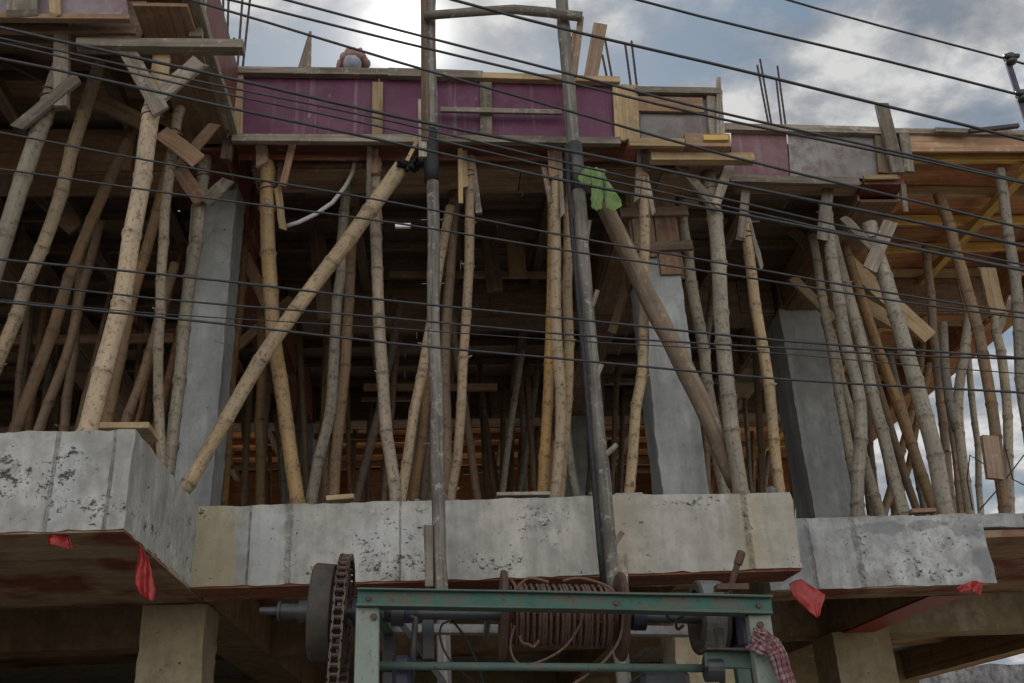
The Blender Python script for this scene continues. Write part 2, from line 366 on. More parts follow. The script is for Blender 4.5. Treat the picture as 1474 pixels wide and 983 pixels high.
def m_simple(name, a, b, scale, rough, spec=.3, sheen=0., trans=0.):
    t = NT(name); n1 = t.noise(t.offvec(), scale, 5, .65); c = t.mix(t.ramp(n1, [(.35, 0), (.65, 1)]), a, b)
    m = t.out(c, rough, t.bump(n1, .3, .006), 0, spec)
    if sheen: t.bs.inputs['Sheen Weight'].default_value = sheen
    if trans:
        tr = t.n('ShaderNodeBsdfTranslucent'); t.set(tr, 'Color', c); mx = t.n('ShaderNodeMixShader', inp={0: trans})
        t.t.links.new(t.bs.outputs[0], mx.inputs[1]); t.t.links.new(tr.outputs[0], mx.inputs[2]); t.t.links.new(mx.outputs[0], t.t.nodes['Material Output'].inputs[0])
    return m
m_simple('cable_black', (.02, .02, .023), (.042, .04, .042), 30, .5, .5)
m_simple('rubber_black', (.012, .012, .015), (.03, .03, .035), 25, .6)
m_simple('rope_wire', (.10, .058, .044), (.17, .10, .075), 60, .75)
m_simple('plastic_red', (.34, .018, .018), (.50, .05, .045), 26, .35, .5, 0, .3)
m_simple('cloth_green', (.145, .24, .08), (.26, .355, .15), 12, .9, .1, .2, .25)
m_simple('skin', (.22, .11, .07), (.28, .15, .10), 20, .55)
m_simple('cloth_brown', (.21, .13, .11), (.31, .20, .17), 18, .9, .1, .2)
m_simple('cloth_bluegrey', (.22, .26, .33), (.32, .37, .45), 20, .9, .1, .2)
m_simple('cloth_shirt', (.12, .14, .2), (.18, .2, .28), 20, .9, .1, .2)
m_simple('eye_white', (.3, .28, .26), (.3, .28, .26), 5, .2)
def m_check():
    t = NT('cloth_check'); uv = t.tc('UV'); sx = t.n('ShaderNodeSeparateXYZ'); t.set(sx, 0, uv)
    a = t.ramp(t.math('FRACT', t.math('MULTIPLY', sx.outputs[0], 40.)), [(0, 0), (.45, 0), (.55, 1)])
    b = t.ramp(t.math('FRACT', t.math('MULTIPLY', sx.outputs[1], 40.)), [(0, 0), (.45, 0), (.55, 1)])
    s_ = t.math('MULTIPLY', t.math('ADD', a, b), .5); c = t.ramp(s_, [(0, (.30, .25, .24)), (.5, (.24, .11, .12)), (1, (.17, .05, .065))])
    c = t.mix(t.math('MULTIPLY', t.ramp(t.noise(t.tc('Object'), 14, 5), [(.45, 0), (.65, 1)]), .4), c, (.2, .14, .14))
    return t.out(c, .9, t.bump(t.noise(t.tc('Object'), 30, 4), .4, .006), 0, .1)
m_check()
def m_brick():
    t = NT('brick_wall'); ob = t.tc('Object'); b = t.n('ShaderNodeTexBrick', inp={'Scale': 1., 'Mortar Size': .012, 'Brick Width': .24, 'Row Height': .08, 'Color1': (.22, .09, .05, 1), 'Color2': (.15, .06, .04, 1), 'Mortar': (.2, .19, .17, 1)})
    mp = t.n('ShaderNodeMapping', inp={'Rotation': (math.radians(90), 0, math.radians(90))}); t.set(mp, 'Vector', ob)
    sx = t.n('ShaderNodeSeparateXYZ'); t.set(sx, 0, ob); cb = t.n('ShaderNodeCombineXYZ'); t.set(cb, 0, t.math('ADD', sx.outputs[1], sx.outputs[0])); t.set(cb, 1, sx.outputs[2]); t.set(b, 'Vector', cb.outputs[0])
    c = t.mix(t.math('MULTIPLY', t.ramp(t.noise(ob, 3, 5), [(.45, 0), (.65, 1)]), .5), b.outputs['Color'], (.12, .1, .085))
    return t.out(c, .9, t.bump(b.outputs['Fac'], -.5, .01))
m_brick()

# ------------------------------------------------------------------ light and sky
SD = Vector(ray(588, 45)).normalized()
elev = math.asin(SD.z); azim = math.atan2(SD.x, SD.y)
w = bpy.data.worlds.new('World'); SC.world = w; w.use_nodes = True
def world():
    t = NT.__new__(NT); t.t = w.node_tree; bg = t.t.nodes['Background']
    sky = t.n('ShaderNodeTexSky', sky_type='NISHITA', sun_disc=False, sun_elevation=elev, sun_rotation=azim, altitude=100., air_density=1., dust_density=1.2, ozone_density=1.)
    d = t.tc('Generated'); sx = t.n('ShaderNodeSeparateXYZ'); t.set(sx, 0, d)
    zc = t.math('ADD', t.math('MAXIMUM', sx.outputs[2], 0.), .22)
    cb = t.n('ShaderNodeCombineXYZ'); t.set(cb, 0, t.math('DIVIDE', sx.outputs[0], zc)); t.set(cb, 1, t.math('DIVIDE', sx.outputs[1], zc))
    v = t.map(cb.outputs[0], (1, 1.15, 1), CLOUD_OFF)
    n1 = t.noise(v, 2.3, 10, .56, .12); n2 = t.noise(t.map(v, (1, 1, 1), (3.3, 1.2, 0)), 6.5, 9, .6, .1); n3 = t.noise(v, 1.1, 3, .5)
    nn = t.math('ADD', t.math('MULTIPLY', n1, .8), t.math('MULTIPLY', n2, .2))
    mask = t.ramp(nn, [(.41, .06), (.455, .5), (.515, 1)])
    tex = t.math('ADD', t.math('MULTIPLY', n2, .65), t.math('MULTIPLY', n1, .35))
    bright = t.ramp(tex, [(.40, (2.1, 2.3, 2.6)), (.49, (3.7, 3.8, 4.0)), (.57, (6.2, 6.2, 6.15))])
    # sun-side clouds glow by forward scattering; unseen front-lit clouds opposite it are boosted to brighten the facade
    dp = t.n('ShaderNodeVectorMath', operation='DOT_PRODUCT'); t.set(dp, 0, d); dp.inputs[1].default_value = SD
    dd = t.math('MAXIMUM', dp.outputs['Value'], 0.)
    glow = t.math('ADD', t.math('MULTIPLY', t.math('POWER', dd, 320.), 1.2), t.math('MULTIPLY', t.math('POWER', dd, 1300.), 12.))
    glow = t.math('ADD', glow, t.math('MULTIPLY', t.math('POWER', dd, 60.), .4))
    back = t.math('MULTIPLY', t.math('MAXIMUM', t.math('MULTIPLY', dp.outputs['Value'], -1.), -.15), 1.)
    backf = t.math('ADD', 1., t.math('MULTIPLY', t.math('ADD', back, .15), REAR_SKY_BOOST))
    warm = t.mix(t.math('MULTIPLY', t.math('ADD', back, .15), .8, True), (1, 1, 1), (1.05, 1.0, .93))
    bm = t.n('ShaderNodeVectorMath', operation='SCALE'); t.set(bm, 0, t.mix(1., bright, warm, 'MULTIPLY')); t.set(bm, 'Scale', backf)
    skc = t.n('ShaderNodeVectorMath', operation='SCALE'); t.set(skc, 0, sky.outputs[0]); t.set(skc, 'Scale', SKYK)
    zen = t.ramp(sx.outputs[2], [(0, (3.0, 3.7, 4.2)), (.5, (2.3, 3.2, 4.1)), (1, (1.3, 2.2, 3.4))])
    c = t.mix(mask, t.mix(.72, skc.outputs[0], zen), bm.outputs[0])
    gl = t.n('ShaderNodeVectorMath', operation='SCALE'); gl.inputs[0].default_value = (1, .96, .88); t.set(gl, 'Scale', glow)
    ad = t.n('ShaderNodeVectorMath', operation='ADD'); t.set(ad, 0, c); t.set(ad, 1, gl.outputs[0])
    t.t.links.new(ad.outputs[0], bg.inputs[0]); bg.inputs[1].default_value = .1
CLOUD_OFF = (2.9,1.4,0); REAR_SKY_BOOST = 5.; SKYK = .42  # extra brightness for clouds behind the camera, lighting the front faces
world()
sun = bpy.data.lights.new('sun', 'SUN'); sun.energy = 4.2; sun.angle = math.radians(2.5); sun.color = (1, .93, .82)
so = bpy.data.objects.new('sun', sun); COL.objects.link(so); so.rotation_euler = (-SD).to_track_quat('-Z', 'Y').to_euler()
so.location = (0, 40, 40)
SC.view_settings.view_transform = 'Standard'; SC.view_settings.look = 'None'; SC.view_settings.exposure = 0.12; SC.view_settings.gamma = 1; SC.view_settings.use_curve_mapping = False
SC.render.engine = 'CYCLES'; SC.cycles.max_bounces = 6; SC.cycles.diffuse_bounces = 4; SC.cycles.use_denoising = True

# ------------------------------------------------------------------ ground
mb = MB(); mb.face([mb.addv(p) for p in ((-900, -900, -.004), (900, -900, -.004), (900, 900, -.004), (-900, 900, -.004))]); setp(obj('ground', mb, 'dirt'), kind='structure')
mb = MB(); mb.face([mb.addv(p) for p in ((-60, -7, 0), (60, -7, 0), (60, 1.9, 0), (-60, 1.9, 0))]); setp(obj('road', mb, 'road_asphalt'), kind='structure')
mb = MB(); mb.box(-60, 60, 2.0, 6.9, -.1, .12); setp(obj('pavement', mb, 'pavement'), kind='structure')
mb = MB(); mb.box(-60, 60, 1.9, 1.997, -.1, .135); setp(obj('kerb', mb, 'pavement'), kind='structure')

# ------------------------------------------------------------------ the concrete building
ZF, ZB, ZT = 3.5, 2.956, 2.956
bld = thing('unfinished_building', 'unfinished concrete storey with pale rough edge beams and grey columns', 'building', (0, 6.7, 0))
def rbox(name, mat, *a, label=None, **k):
    mb = MB(); mb.rough(*a, **k); return obj(name, mb, mat, bld, base=(a[0], a[2], a[4]), label=label)
rbox('edge_beam', 'concrete_pale', -7.2, -1.6, 5.18, 7.15, ZB, ZF, seed=1., label='pale pitted edge beam stepping forward')
rbox('edge_beam', 'concrete_stain', -1.597, 2.52, 6.70, 7.15, ZB, ZF, seed=2., label='edge beam with yellow rust stains')
rbox('edge_beam', 'concrete_grey', 2.523, 4.32, 7.47, 7.90, ZB, ZF, seed=3., label='set back edge beam with grey patches')
rbox('floor_slab', 'concrete_grey', -7.2, 2.52, 7.153, 17.6, 3.36, 3.49, step=.4, seed=4.)
rbox('floor_slab', 'concrete_grey', 2.523, 4.32, 7.903, 17.6, 3.36, 3.49, step=.4, seed=4.)
rbox('floor_slab', 'concrete_grey', 4.323, 7.3, 7.48, 17.6, 3.385, 3.495, step=.15, seed=5.)
def column(cx, cy, s, z0, z1, mat='concrete_column', sd=0.): return rbox('column', mat, cx - s / 2, cx + s / 2, cy - s / 2, cy + s / 2, z0, z1, step=.06, amp=.006, edge=.010, seed=sd)
for i, (cx, cy, s) in enumerate(((-1.84, 7.5, .36), (1.96, 7.62, .37), (4.17, 10.1, .5), (-5.2, 7.5, .36), (-1.84, 13.3, .36), (1.96, 13.3, .36), (4.17, 16.6, .4), (6.9, 16.6, .4), (-5.2, 13.3, .36))):
    column(cx, cy, s, 3.495, 6.52, sd=10 + i)
    column(cx, cy + .02, s + .08, 0.0, ZB + .002, 'concrete_brown', 20 + i)
# ground floor ceiling: beams and slab soffits stained by formwork
def sof(name, mat, *a, label=None): return rbox(name, mat, *a, step=.25, amp=.004, edge=.005, label=label)
sof('ceiling_beam', 'soffit_brown', -2.05, -1.6, 7.156, 17.4, ZB + .01, 3.355)
sof('ceiling_beam', 'soffit_brown', 1.75, 2.15, 7.156, 17.4, ZB + .01, 3.355)
sof('ceiling_beam', 'soffit_brown', 3.98, 4.319, 7.906, 17.4, ZB + .01, 3.355)
sof('ceiling_beam', 'concrete_brown', 4.322, 7.0, 10.1, 10.5, ZB + .005, 3.38, label='ochre stained ceiling beam')
sof('ceiling_beam', 'soffit_brown', 2.153, 3.977, 10.1, 10.5, ZB + .013, 3.355)
sof('ceiling_beam', 'soffit_brown', -1.597, 1.747, 10.1, 10.5, ZB + .013, 3.355)
sof('ceiling_beam', 'soffit_brown', -7.1, -2.053, 9.3, 9.7, ZB + .013, 3.355)
sof('ceiling_beam', 'wood_brown', 7.003, 7.3, 7.6, 17.4, ZB + .02, 3.38)
for (x0, x1, y0, y1, m, bw) in ((-7.2, -1.60, 5.19, 7.14, 'soffit_wood', .62), (-1.58, 2.51, 6.712, 7.14, 'wood_red', .2), (2.53, 4.31, 7.485, 7.89, 'soffit_wood', .2)):
    mb = MB(); y = y0; z = ZB + .02
    while y < y1 - .04:
        h = min(y1, y + bw * rnd(.8, 1.2)); x = x0
        while x < x1 - .02:
            e = min(x1, x + rnd(1.5, 2.4)); mb.box(x + .002, e - .002, y + .002, h - .002, ZB - rnd(.008, .014), z); x = e
        y = h
    obj('soffit_board', mb, m, bld)
mb = MB()
for (x0, x1, y0, y1) in ((-7.1, -2.06, 7.17, 9.28), (-1.59, 1.74, 7.17, 10.08), (2.16, 3.97, 7.92, 10.08), (4.33, 6.99, 7.52, 10.08), (-7.1, -2.06, 9.72, 13), (-1.59, 1.74, 10.52, 13.5), (4.33, 6.99, 10.52, 14)):
    y = y0
    while y < y1 - .1:
        h = min(y1, y + rnd(.55, .9)); mb.box(x0, x1, y + .003, h - .003, 3.325 - rnd(0, .006), 3.35 if x0 < 4.3 else 3.378); y = h
obj('ceiling_board', mb, 'soffit_wood', bld)
mb = MB(); mb.rough(-7.2, 7.2, 15.2, 15.4, 0.0, 3.35, step=.6); obj('back_wall', mb, 'concrete_brown', bld)
# red plastic-covered beam soffit at the right corner
mb = MB(); mb.plank((4.15, 7.93, ZB - .004), (4.15, 10.0, ZB - .004), .31, .012, (0, 0, -1), 8, .006); obj('soffit_sheet', mb, 'plastic_red', bld)
# added side wall that blocks sky light; rubble wall beyond
nw = MB(); nw.box(-7.6, -7.3, 4.5, 19, 0, 8.5); setp(obj('sky_block_wall', nw, 'brick_wall'), 'added dark brick wall blocking sky light beside the propped storey', 'wall')
p = at(1474, 955, 22); mb = MB(); mb.rough(7.6, 34, 22, 22.5, 0, p.z, step=.5, amp=.06, edge=.10); setp(obj('rubble_wall', mb, 'rubble', base=(7, 22, 0)), 'low grey rubble wall beyond the open ground floor', 'wall')

mb = MB()
for i in range(130):
    k = random.random(); x, y, z = (rnd(-5, -1.65), rnd(5.22, 5.6), ZF) if k < .3 else (rnd(-1.5, 2.45), rnd(6.73, 6.95), ZF) if k < .75 else (rnd(2.6, 4.3), rnd(7.49, 7.7), ZF)
    rr_ = rnd(.006, .022) * (2 if random.random() < .12 else 1); c_ = Vector((x, y, z + rr_ * .4)); prev = None; rg = []
    for h_, q_ in ((-.6, .8), (.1, 1.), (.7, .55)): rg.append([mb.addv(c_ + Vector((math.cos(a_) * q_ * rr_ * rnd(.7, 1.4), math.sin(a_) * q_ * rr_ * rnd(.7, 1.4), h_ * rr_))) for a_ in np.linspace(0, 5.3, 6)])
    for j in range(2):
        for m_ in range(6): mb.face((rg[j][m_], rg[j][(m_ + 1) % 6], rg[j + 1][(m_ + 1) % 6], rg[j + 1][m_]))
    mb.face(rg[2])
setp(obj('mortar_crumbs', mb, 'rubble'), kind='stuff')
# ------------------------------------------------------------------ upper formwork deck
ZS = 7.05
deck = thing('formwork_deck', 'brown timber slab formwork of boards and joists over the props', 'formwork', (0, 7, ZS))
HOLES = []
for u, v, du, dv in ((580, 325, 11, 4), (506, 354, 3, 2), (1085, 316, 12, 4), (1125, 317, 10, 3), (256, 305, 3, 2), (640, 372, 4, 2), (905, 300, 3, 2)):
    a, b = atz(u - du, v + dv, ZS), atz(u + du, v - dv, ZS); HOLES.append((a.x, b.x, min(a.y, b.y), max(a.y, b.y)))
def sheets(x0, x1, y0, y1, mat, bw=.3, z=ZS):
    mb = MB(); y = y0
    while y < y1 - .02:
        h = min(y1, y + bw * rnd(.8, 1.2)); x = x0 - rnd(0, 1.5)
        while x < x1:
            e = x + rnd(1.6, 2.6); a, b = max(x, x0), min(e, x1)
            g = rnd(-.002, .0006)
            cut = [q for q in HOLES if y < q[2] and q[3] < h and q[0] < b and q[1] > a]
            if b - a > .05 and not cut: mb.box(a + .001, b - .001, y + g, h - g, z + rnd(0, .004), z + .024)
            elif cut:
                q = cut[0]; l_, r_ = max(a, q[0]), min(b, q[1])
                if l_ - a > .02: mb.box(a + .001, l_, y + g, h - g, z, z + .024)
                if b - r_ > .02: mb.box(r_, b - .001, y + g, h - g, z, z + .024)
                mb.box(l_ + .001, r_ - .001, y + g, q[2], z, z + .024); mb.box(l_ + .001, r_ - .001, q[3], h - g, z, z + .024)
            x = e
        y = h
    return obj('sheathing', mb, mat, deck)
sheets(-7.2, 2.52, 6.97, 13.4, 'wood_dark')
sheets(2.522, 4.40, 7.48, 13.4, 'wood_dark')
sheets(-7.2, 4.40, 13.402, 17.6, 'wood_orange')  # rear boards in orange: warm daylight glow put into the wood colour
sheets(-7.2, -1.62, 5.22, 6.968, 'wood_brown')
sheets(4.402, 7.08, 7.46, 17.6, 'wood_sheath', .42)
def pl(name, mat, p0, p1, w, t, nrm=(0, -1, 0), par=None, **k):
    mb = MB(); mb.plank(p0, p1, w, t, nrm, **k); return obj(name, mb, mat, par, bevel=.004)
y = 7.35
while y < 17.4:
    pl('joist', 'wood_orange' if y > 13 else 'wood_dark' if y > 8 else 'wood_brown', (-7, y + rnd(-.03, .03), 6.99), (4.3 if y > 7.6 else 2.45, y + rnd(-.05, .05), 6.99), .1, .05, par=deck, jit=.006)  # rearmost joists take the orange that stands in for daylight
    y += .62
for y in (5.45, 5.95, 6.5): pl('joist', 'wood_brown', (-7, y, 6.99), (-1.9, y + .05, 6.99), .1, .05, par=deck, jit=.006)
for i, y in enumerate((7.58, 8.15, 8.72, 9.3, 9.85, 10.6, 11.3, 12.2, 13.1, 14.0, 15.0, 16.)):
    pl('joist', 'wood_yellow' if i % 3 != 1 else 'wood_new', (4.42, y + rnd(-.04, .04), 6.99), (7.0 + rnd(-.1, .15), y + rnd(-.05, .05), 6.99), .1, .055, par=deck, jit=.006)
for x in (-5.9, -4.4, -3.4, -2.5, -.75, .25, 1.15, 3.1):
    y0 = 5.5 if x < -1.9 else 7.05
    if x > 2: y0 = 7.6
    pl('stringer', 'wood_dark', (x, y0, 6.88), (x + rnd(-.1, .1), 17.2, 6.88), .1, .1, par=deck, jit=.008)
for x, m in ((5.72, 'wood_yellow'), (6.7, 'wood_orange')):
    pl('stringer', m, (x, 7.36, 6.885), (x + rnd(-.03, .03), 17.2, 6.885), .08, .1, par=deck, jit=.006)

def beam_form(label, p0, p1, w, z0, z1, mat, lower=True):
    p0, p1 = Vector(p0), Vector(p1); d = (p1 - p0).normalized(); s = Vector((d.y, -d.x, 0)); r = thing('beam_form', label, 'formwork', (*p0.xy, z0), 'beam formwork under the deck')
    a = MB()
    k = 0.; L = (p1 - p0).length
    while k < L:
        e = min(L, k + rnd(1.2, 2.4)); q = d * (k + .004); q2 = d * (e - .004)
        a.plank(Vector((*(p0 + q).xy, z0)), Vector((*(p0 + q2).xy, z0)), w, .03, (0, 0, 1), 3, .003); k = e
    obj('bottom_board', a, mat, r, bevel=.003)
    for sg in (-1, 1):
        a = MB(); k = 0.
        while k < L:
            e = min(L, k + rnd(1.2, 2.4)); o = s * (sg * (w / 2 + .014)); q = p0 + d * (k + .004) + o; q2 = p0 + d * (e - .004) + o
            a.plank(Vector((*q.xy, (z0 + z1) / 2)), Vector((*q2.xy, (z0 + z1) / 2)), z1 - z0, .022, s, 3, .003)
            c = p0 + d * (k + (e - k) * .5) + o + s * sg * .03
            a.plank(Vector((*c.xy, z0)), Vector((*c.xy, z1)), .07, .035, s, 1, .002); k = e
        obj('side_board', a, mat, r, bevel=.003)
    return r
beam_form('dark beam formwork along the front above the middle row of props', (-1.5, 7.25, 0), (2.5, 7.25, 0), .34, 6.5, 6.93, 'wood_brown')
beam_form('beam formwork running back over the grey column at the stepped corner', (-1.86, 6.75, 0), (-1.86, 17, 0), .34, 6.47, 6.92, 'wood_red')
beam_form('beam formwork running back over the rough middle column', (1.95, 7.5, 0), (1.95, 17, 0), .32, 6.52, 6.92, 'wood_brown')
beam_form('beam formwork running back over the set back column', (4.17, 7.6, 0), (4.17, 17, 0), .36, 6.52, 6.92, 'wood_brown')
beam_form('cross beam formwork over the set back column towards the open side', (4.4, 10.1, 0), (6.5, 10.1, 0), .36, 6.5, 6.93, 'wood_brown')
beam_form('cross beam formwork in the dark middle of the storey', (-1.6, 10.1, 0), (3.9, 10.1, 0), .34, 6.5, 6.92, 'wood_dark')
beam_form('rear cross beam formwork deep inside the dark storey', (-7, 13.3, 0), (6.6, 13.3, 0), .34, 6.5, 6.91, 'wood_dark')
beam_form('edge beam formwork along the open side beside the bright sky', (6.75, 9.4, 0), (6.75, 17, 0), .34, 6.5, 6.92, 'wood_orange')
beam_form('beam formwork along the far rear edge of the storey', (-7, 17.2, 0), (7, 17.2, 0), .4, 6.35, 7.0, 'wood_orange')  # orange boards carry the daylit look of the rear in their colour
beam_form('dark cross beam formwork behind the forward stepped bay', (-7, 7.3, 0), (-2.1, 7.3, 0), .34, 6.5, 6.92, 'wood_brown')
beam_form('beam formwork hanging low over the outer bay at the far end', (-4.2, 5.5, 0), (-4.2, 17, 0), .34, 6.5, 6.92, 'wood_dark')

# ------------------------------------------------------------------ helpers from photo measures
def pp(mb, a, b, wpx, Y, t=.03, Y1=None, **k):
    p0, p1 = at(*a, Y), at(*b, Y if Y1 is None else Y1)
    w = wpx * mpp((p0 + p1) / 2); mb.plank(p0, p1, w, t, k.pop('nrm', (0, -1, 0)), **k)
def board(name, a, b, wpx, Y, mat, par=None, t=.03, Y1=None, label=None, cat='board', group=None, **k):
    mb = MB(); pp(mb, a, b, wpx, Y, t, Y1, **k)
    lo = min(mb.v, key=lambda q: q[2])
    o = obj(name, mb, mat, par, bevel=.003, base=None if par else lo)
    if label: setp(o, label, cat, group)
    return o
def quadpanel(name, corners, Y, mat, par, t=.018, nx=8, nz=4, amp=.004):
    # corners: TL TR BR BL photo points on the plane Y
    c = [at(u, v, Y) for u, v in corners]; mb = MB(); fr = []; bk = []
    for L, off in ((fr, 0), (bk, t)):
        for i in range(nx + 1):
            col = []
            for j in range(nz + 1):
                a, b = i / nx, j / nz; q = (c[0] * (1 - a) + c[1] * a) * (1 - b) + (c[3] * (1 - a) + c[2] * a) * b
                q = q + Vector((0, off + noise.noise(q * 1.7) * amp, 0)); col.append(mb.addv(q))
            L.append(col)
    for i in range(nx):
        for j in range(nz):
            mb.face((fr[i][j], fr[i][j + 1], fr[i + 1][j + 1], fr[i + 1][j])); mb.face((bk[i][j], bk[i + 1][j], bk[i + 1][j + 1], bk[i][j + 1]))
    for i in range(nx):
        mb.face((fr[i][0], fr[i + 1][0], bk[i + 1][0], bk[i][0])); mb.face((fr[i + 1][nz], fr[i][nz], bk[i][nz], bk[i + 1][nz]))
    for j in range(nz):
        mb.face((fr[0][j + 1], fr[0][j], bk[0][j], bk[0][j + 1])); mb.face((fr[nx][j], fr[nx][j + 1], bk[nx][j + 1], bk[nx][j]))
    return obj(name, mb, mat, par)

# middle plum fascia
YP = 6.66
fp = thing('fascia_formwork', 'plum purple plywood fascia framed by grey and fresh boards', 'formwork', at(620, 205, YP))
quadpanel('panel', ((350, 108), (545, 112), (543, 197), (346, 197)), YP, 'panel_plum', fp)
quadpanel('panel', ((546.5, 112), (700, 116), (698, 198), (544.5, 197)), YP, 'panel_plum', fp)
quadpanel('panel', ((701.5, 116), (886, 121), (888, 200), (699.5, 198)), YP, 'panel_plum', fp)
YB = YP - .03
board('batten', (342, 106), (340, 194), 17, YB, 'wood_new', fp)
board('batten', (544, 119), (543, 195), 16, YB, 'wood_new', fp)
board('batten', (699, 119), (700, 195), 18, YB, 'wood_grey', fp)
board('top_board', (338, 103), (563, 106), 12, YB - .012, 'wood_grey', fp, .06)
board('top_board', (559, 106), (695, 110), 14, YB - .014, 'wood_grey', fp, .06)
board('top_board', (694, 111), (892, 117), 10, YB - .012, 'wood_new', fp, .06)
board('bottom_board', (334, 200), (612, 201), 13, YB - .012, 'wood_grey', fp, .05)
board('bottom_board', (614, 201), (893, 204), 12, YB - .010, 'wood_grey', fp, .05)
board('brace_strip', (634, 158), (809, 162), 8, YB - .05, 'wood_grey', fp, .03)
board('end_board', (889, 123), (893, 203), 15, YB, 'wood_new', fp)
board('end_board', (905, 123), (909, 202), 24, YB - .004, 'wood_new', fp)
board('bottom_plate', (340, 208), (900, 212), 5, YP + .13, 'wood_red', fp, .24)
mb = MB(); mb.plank((-1.58, 6.95, 6.75), (2.45, 6.95, 6.75), .5, .022); obj('inner_board', mb, 'wood_red', fp)
# plywood fascia right of it
f2 = thing('fascia_formwork', 'weathered plywood fascia with a nailed wood patch beside the plum panels', 'formwork', at(980, 205, YP))
quadpanel('panel', ((920, 128), (1040, 130), (1038, 200), (922, 200)), YP, 'panel_grey', f2)
board('patch_board', (917, 150), (1012, 152), 26, YB, 'wood_brown', f2)
board('top_board', (915, 131), (1037, 133), 11, YB - .012, 'wood_grey', f2, .06)
board('batten', (1023, 139), (1027, 197), 13, YB, 'wood_grey', f2)
board('batten', (1037, 196), (1034, 112), 13, YB - .02, 'wood_grey', f2, w1=.03)
board('bottom_board', (905, 206), (985, 207), 14, YB - .015, 'wood_new', f2, .05)
mb = MB(); a, b = at(985, 202, YP - .03), at(1050, 202, YP - .03); mb.box(a.x, b.x, 6.6, 7.0, a.z - .08, a.z + .05); obj('beam_end', mb, 'wood_brown', f2, bevel=.004)
board('beam_cap', (1012, 199), (1048, 199), 9, YP - .075, 'wood_yellow', f2, .03)
# right set back fascia
YR = 7.45
f3 = thing('fascia_formwork', 'set back fascia of dusty plum and grey plywood on the right bay', 'formwork', at(1180, 255, YR))
quadpanel('panel', ((1052, 189), (1132, 191), (1136, 252), (1054, 250)), YR, 'panel_dusty', f3)
quadpanel('panel', ((1134, 191), (1300, 192), (1296, 258), (1138, 254)), YR, 'panel_grey', f3)
board('top_board', (1043, 184), (1272, 190), 12, YR - .04, 'wood_grey', f3, .06)
board('top_board', (1274, 190), (1474, 193), 9, YR - .03, 'wood_grey', f3, .06)
board('top_board', (1345, 188), (1396, 190), 7, YR - .10, 'wood_grey', f3, .05)
board('bottom_board', (1050, 257), (1236, 263), 13, YR - .03, 'wood_grey', f3, .05)
board('batten', (1268, 195), (1274, 250), 20, YR - .03, 'wood_dark', f3)
board('end_board', (1300, 190), (1308, 248), 15, YR - .035, 'wood_grey', f3, .04)
mb = MB(); a = at(1243, 262, YR - .02); b = at(1300, 258, YR - .02); mb.box(a.x, b.x, YR - .03, 8.25, a.z - .03, a.z + .03); obj('bottom_form', mb, 'wood_red', f3, bevel=.003)
board('edge_strip', (1243, 256), (1292, 255), 7, YR - .06, 'wood_new', f3, .03)
board('bottom_plate', (1060, 268), (1235, 272), 5, YR + .12, 'wood_brown', f3, .2)
pl('edge_board', 'wood_brown', (4.42, 7.44, 7.05), (7.1, 7.44, 7.06), .2, .03, par=f3)
# left forward bay
YL = 5.2
f4 = thing('fascia_formwork', 'faded lilac grey fascia over the forward bay with torn lower edge', 'formwork', at(90, 28, YL))
quadpanel('panel', ((-420, -80), (170, -70), (186, 24), (-430, 14)), YL, 'panel_faded', f4, amp=.012)
board('bottom_board', (-420, 19), (188, 28), 9, YL - .02, 'wood_brown', f4, .05, jit=.006)
board('torn_board', (32, -60), (32, 19), 42, YL - .06, 'wood_grey', f4, .025, endj=.03, segs=6)
board('torn_board', (76, -50), (80, 22), 16, YL - .05, 'wood_new', f4, .025, endj=.03)
board('lower_plate', (-420, 40), (196, 45), 12, YL + .16, 'wood_brown', f4, .03)
pl('inner_board', 'wood_dark', (-7.1, 5.50, 6.62), (-1.98, 5.50, 6.62), .4, .02, par=f4)
# return of the forward bay
f5 = thing('return_formwork', 'whitewashed timber and red plywood closing the inner side of the forward bay', 'formwork', (-1.6, 5.9, 6.5))
pl('bottom_sheet', 'wood_brown', (-1.78, 5.19, 6.505), (-1.78, 5.82, 6.505), .36, .03, (0, 0, -1), f5)
pl('bottom_sheet', 'wood_brown', (-1.78, 5.83, 6.51), (-1.78, 6.72, 6.505), .34, .03, (0, 0, -1), f5)
pl('edge_timber', 'wood_grey', (-1.58, 5.05, 6.57), (-1.585, 6.62, 6.53), .11, .07, (0, 0, -1), f5, jit=.008)
pl('side_panel', 'panel_red', (-1.575, 5.16, 6.92), (-1.58, 6.63, 6.88), .56, .022, (1, 0, 0), f5)
pl('cleat', 'wood_grey', (-1.6, 5.45, 6.45), (-1.6, 5.45, 7.3), .09, .05, (0, -1, 0), f5)
pl('cleat', 'wood_dark', (-1.62, 6.68, 6.3), (-1.6, 6.66, 6.62), .08, .07, (0, -1, 0), f5)

cf = thing('column_formwork', 'brown board collar still nailed round the top of the rough middle column', 'formwork', (1.96, 7.62, 5.8))
for sx_, nr in ((-1, 0), (1, 0), (0, -1), (0, 1)):
    for i in range(2):
        mb = MB(); q_ = Vector((1.96, 7.62, 0)) + (Vector((sx_ * .205, (i - .5) * .2, 0)) if sx_ else Vector(((i - .5) * .2, nr * .205, 0)))
        mb.plank(q_ + Vector((0, 0, 5.72 + rnd(-.08, .12))), q_ + Vector((0, 0, 6.5)), .19, .025, (sx_, nr, 0), 3, .005); obj('side_board', mb, 'wood_brown' if i else 'wood_dark', cf, bevel=.003)
for z in (5.9, 6.25):
    mb = MB(); mb.plank((1.66, 7.385, z), (2.27, 7.385, z + .02), .09, .04); obj('clamp_board', mb, 'wood_dark', cf, bevel=.003)
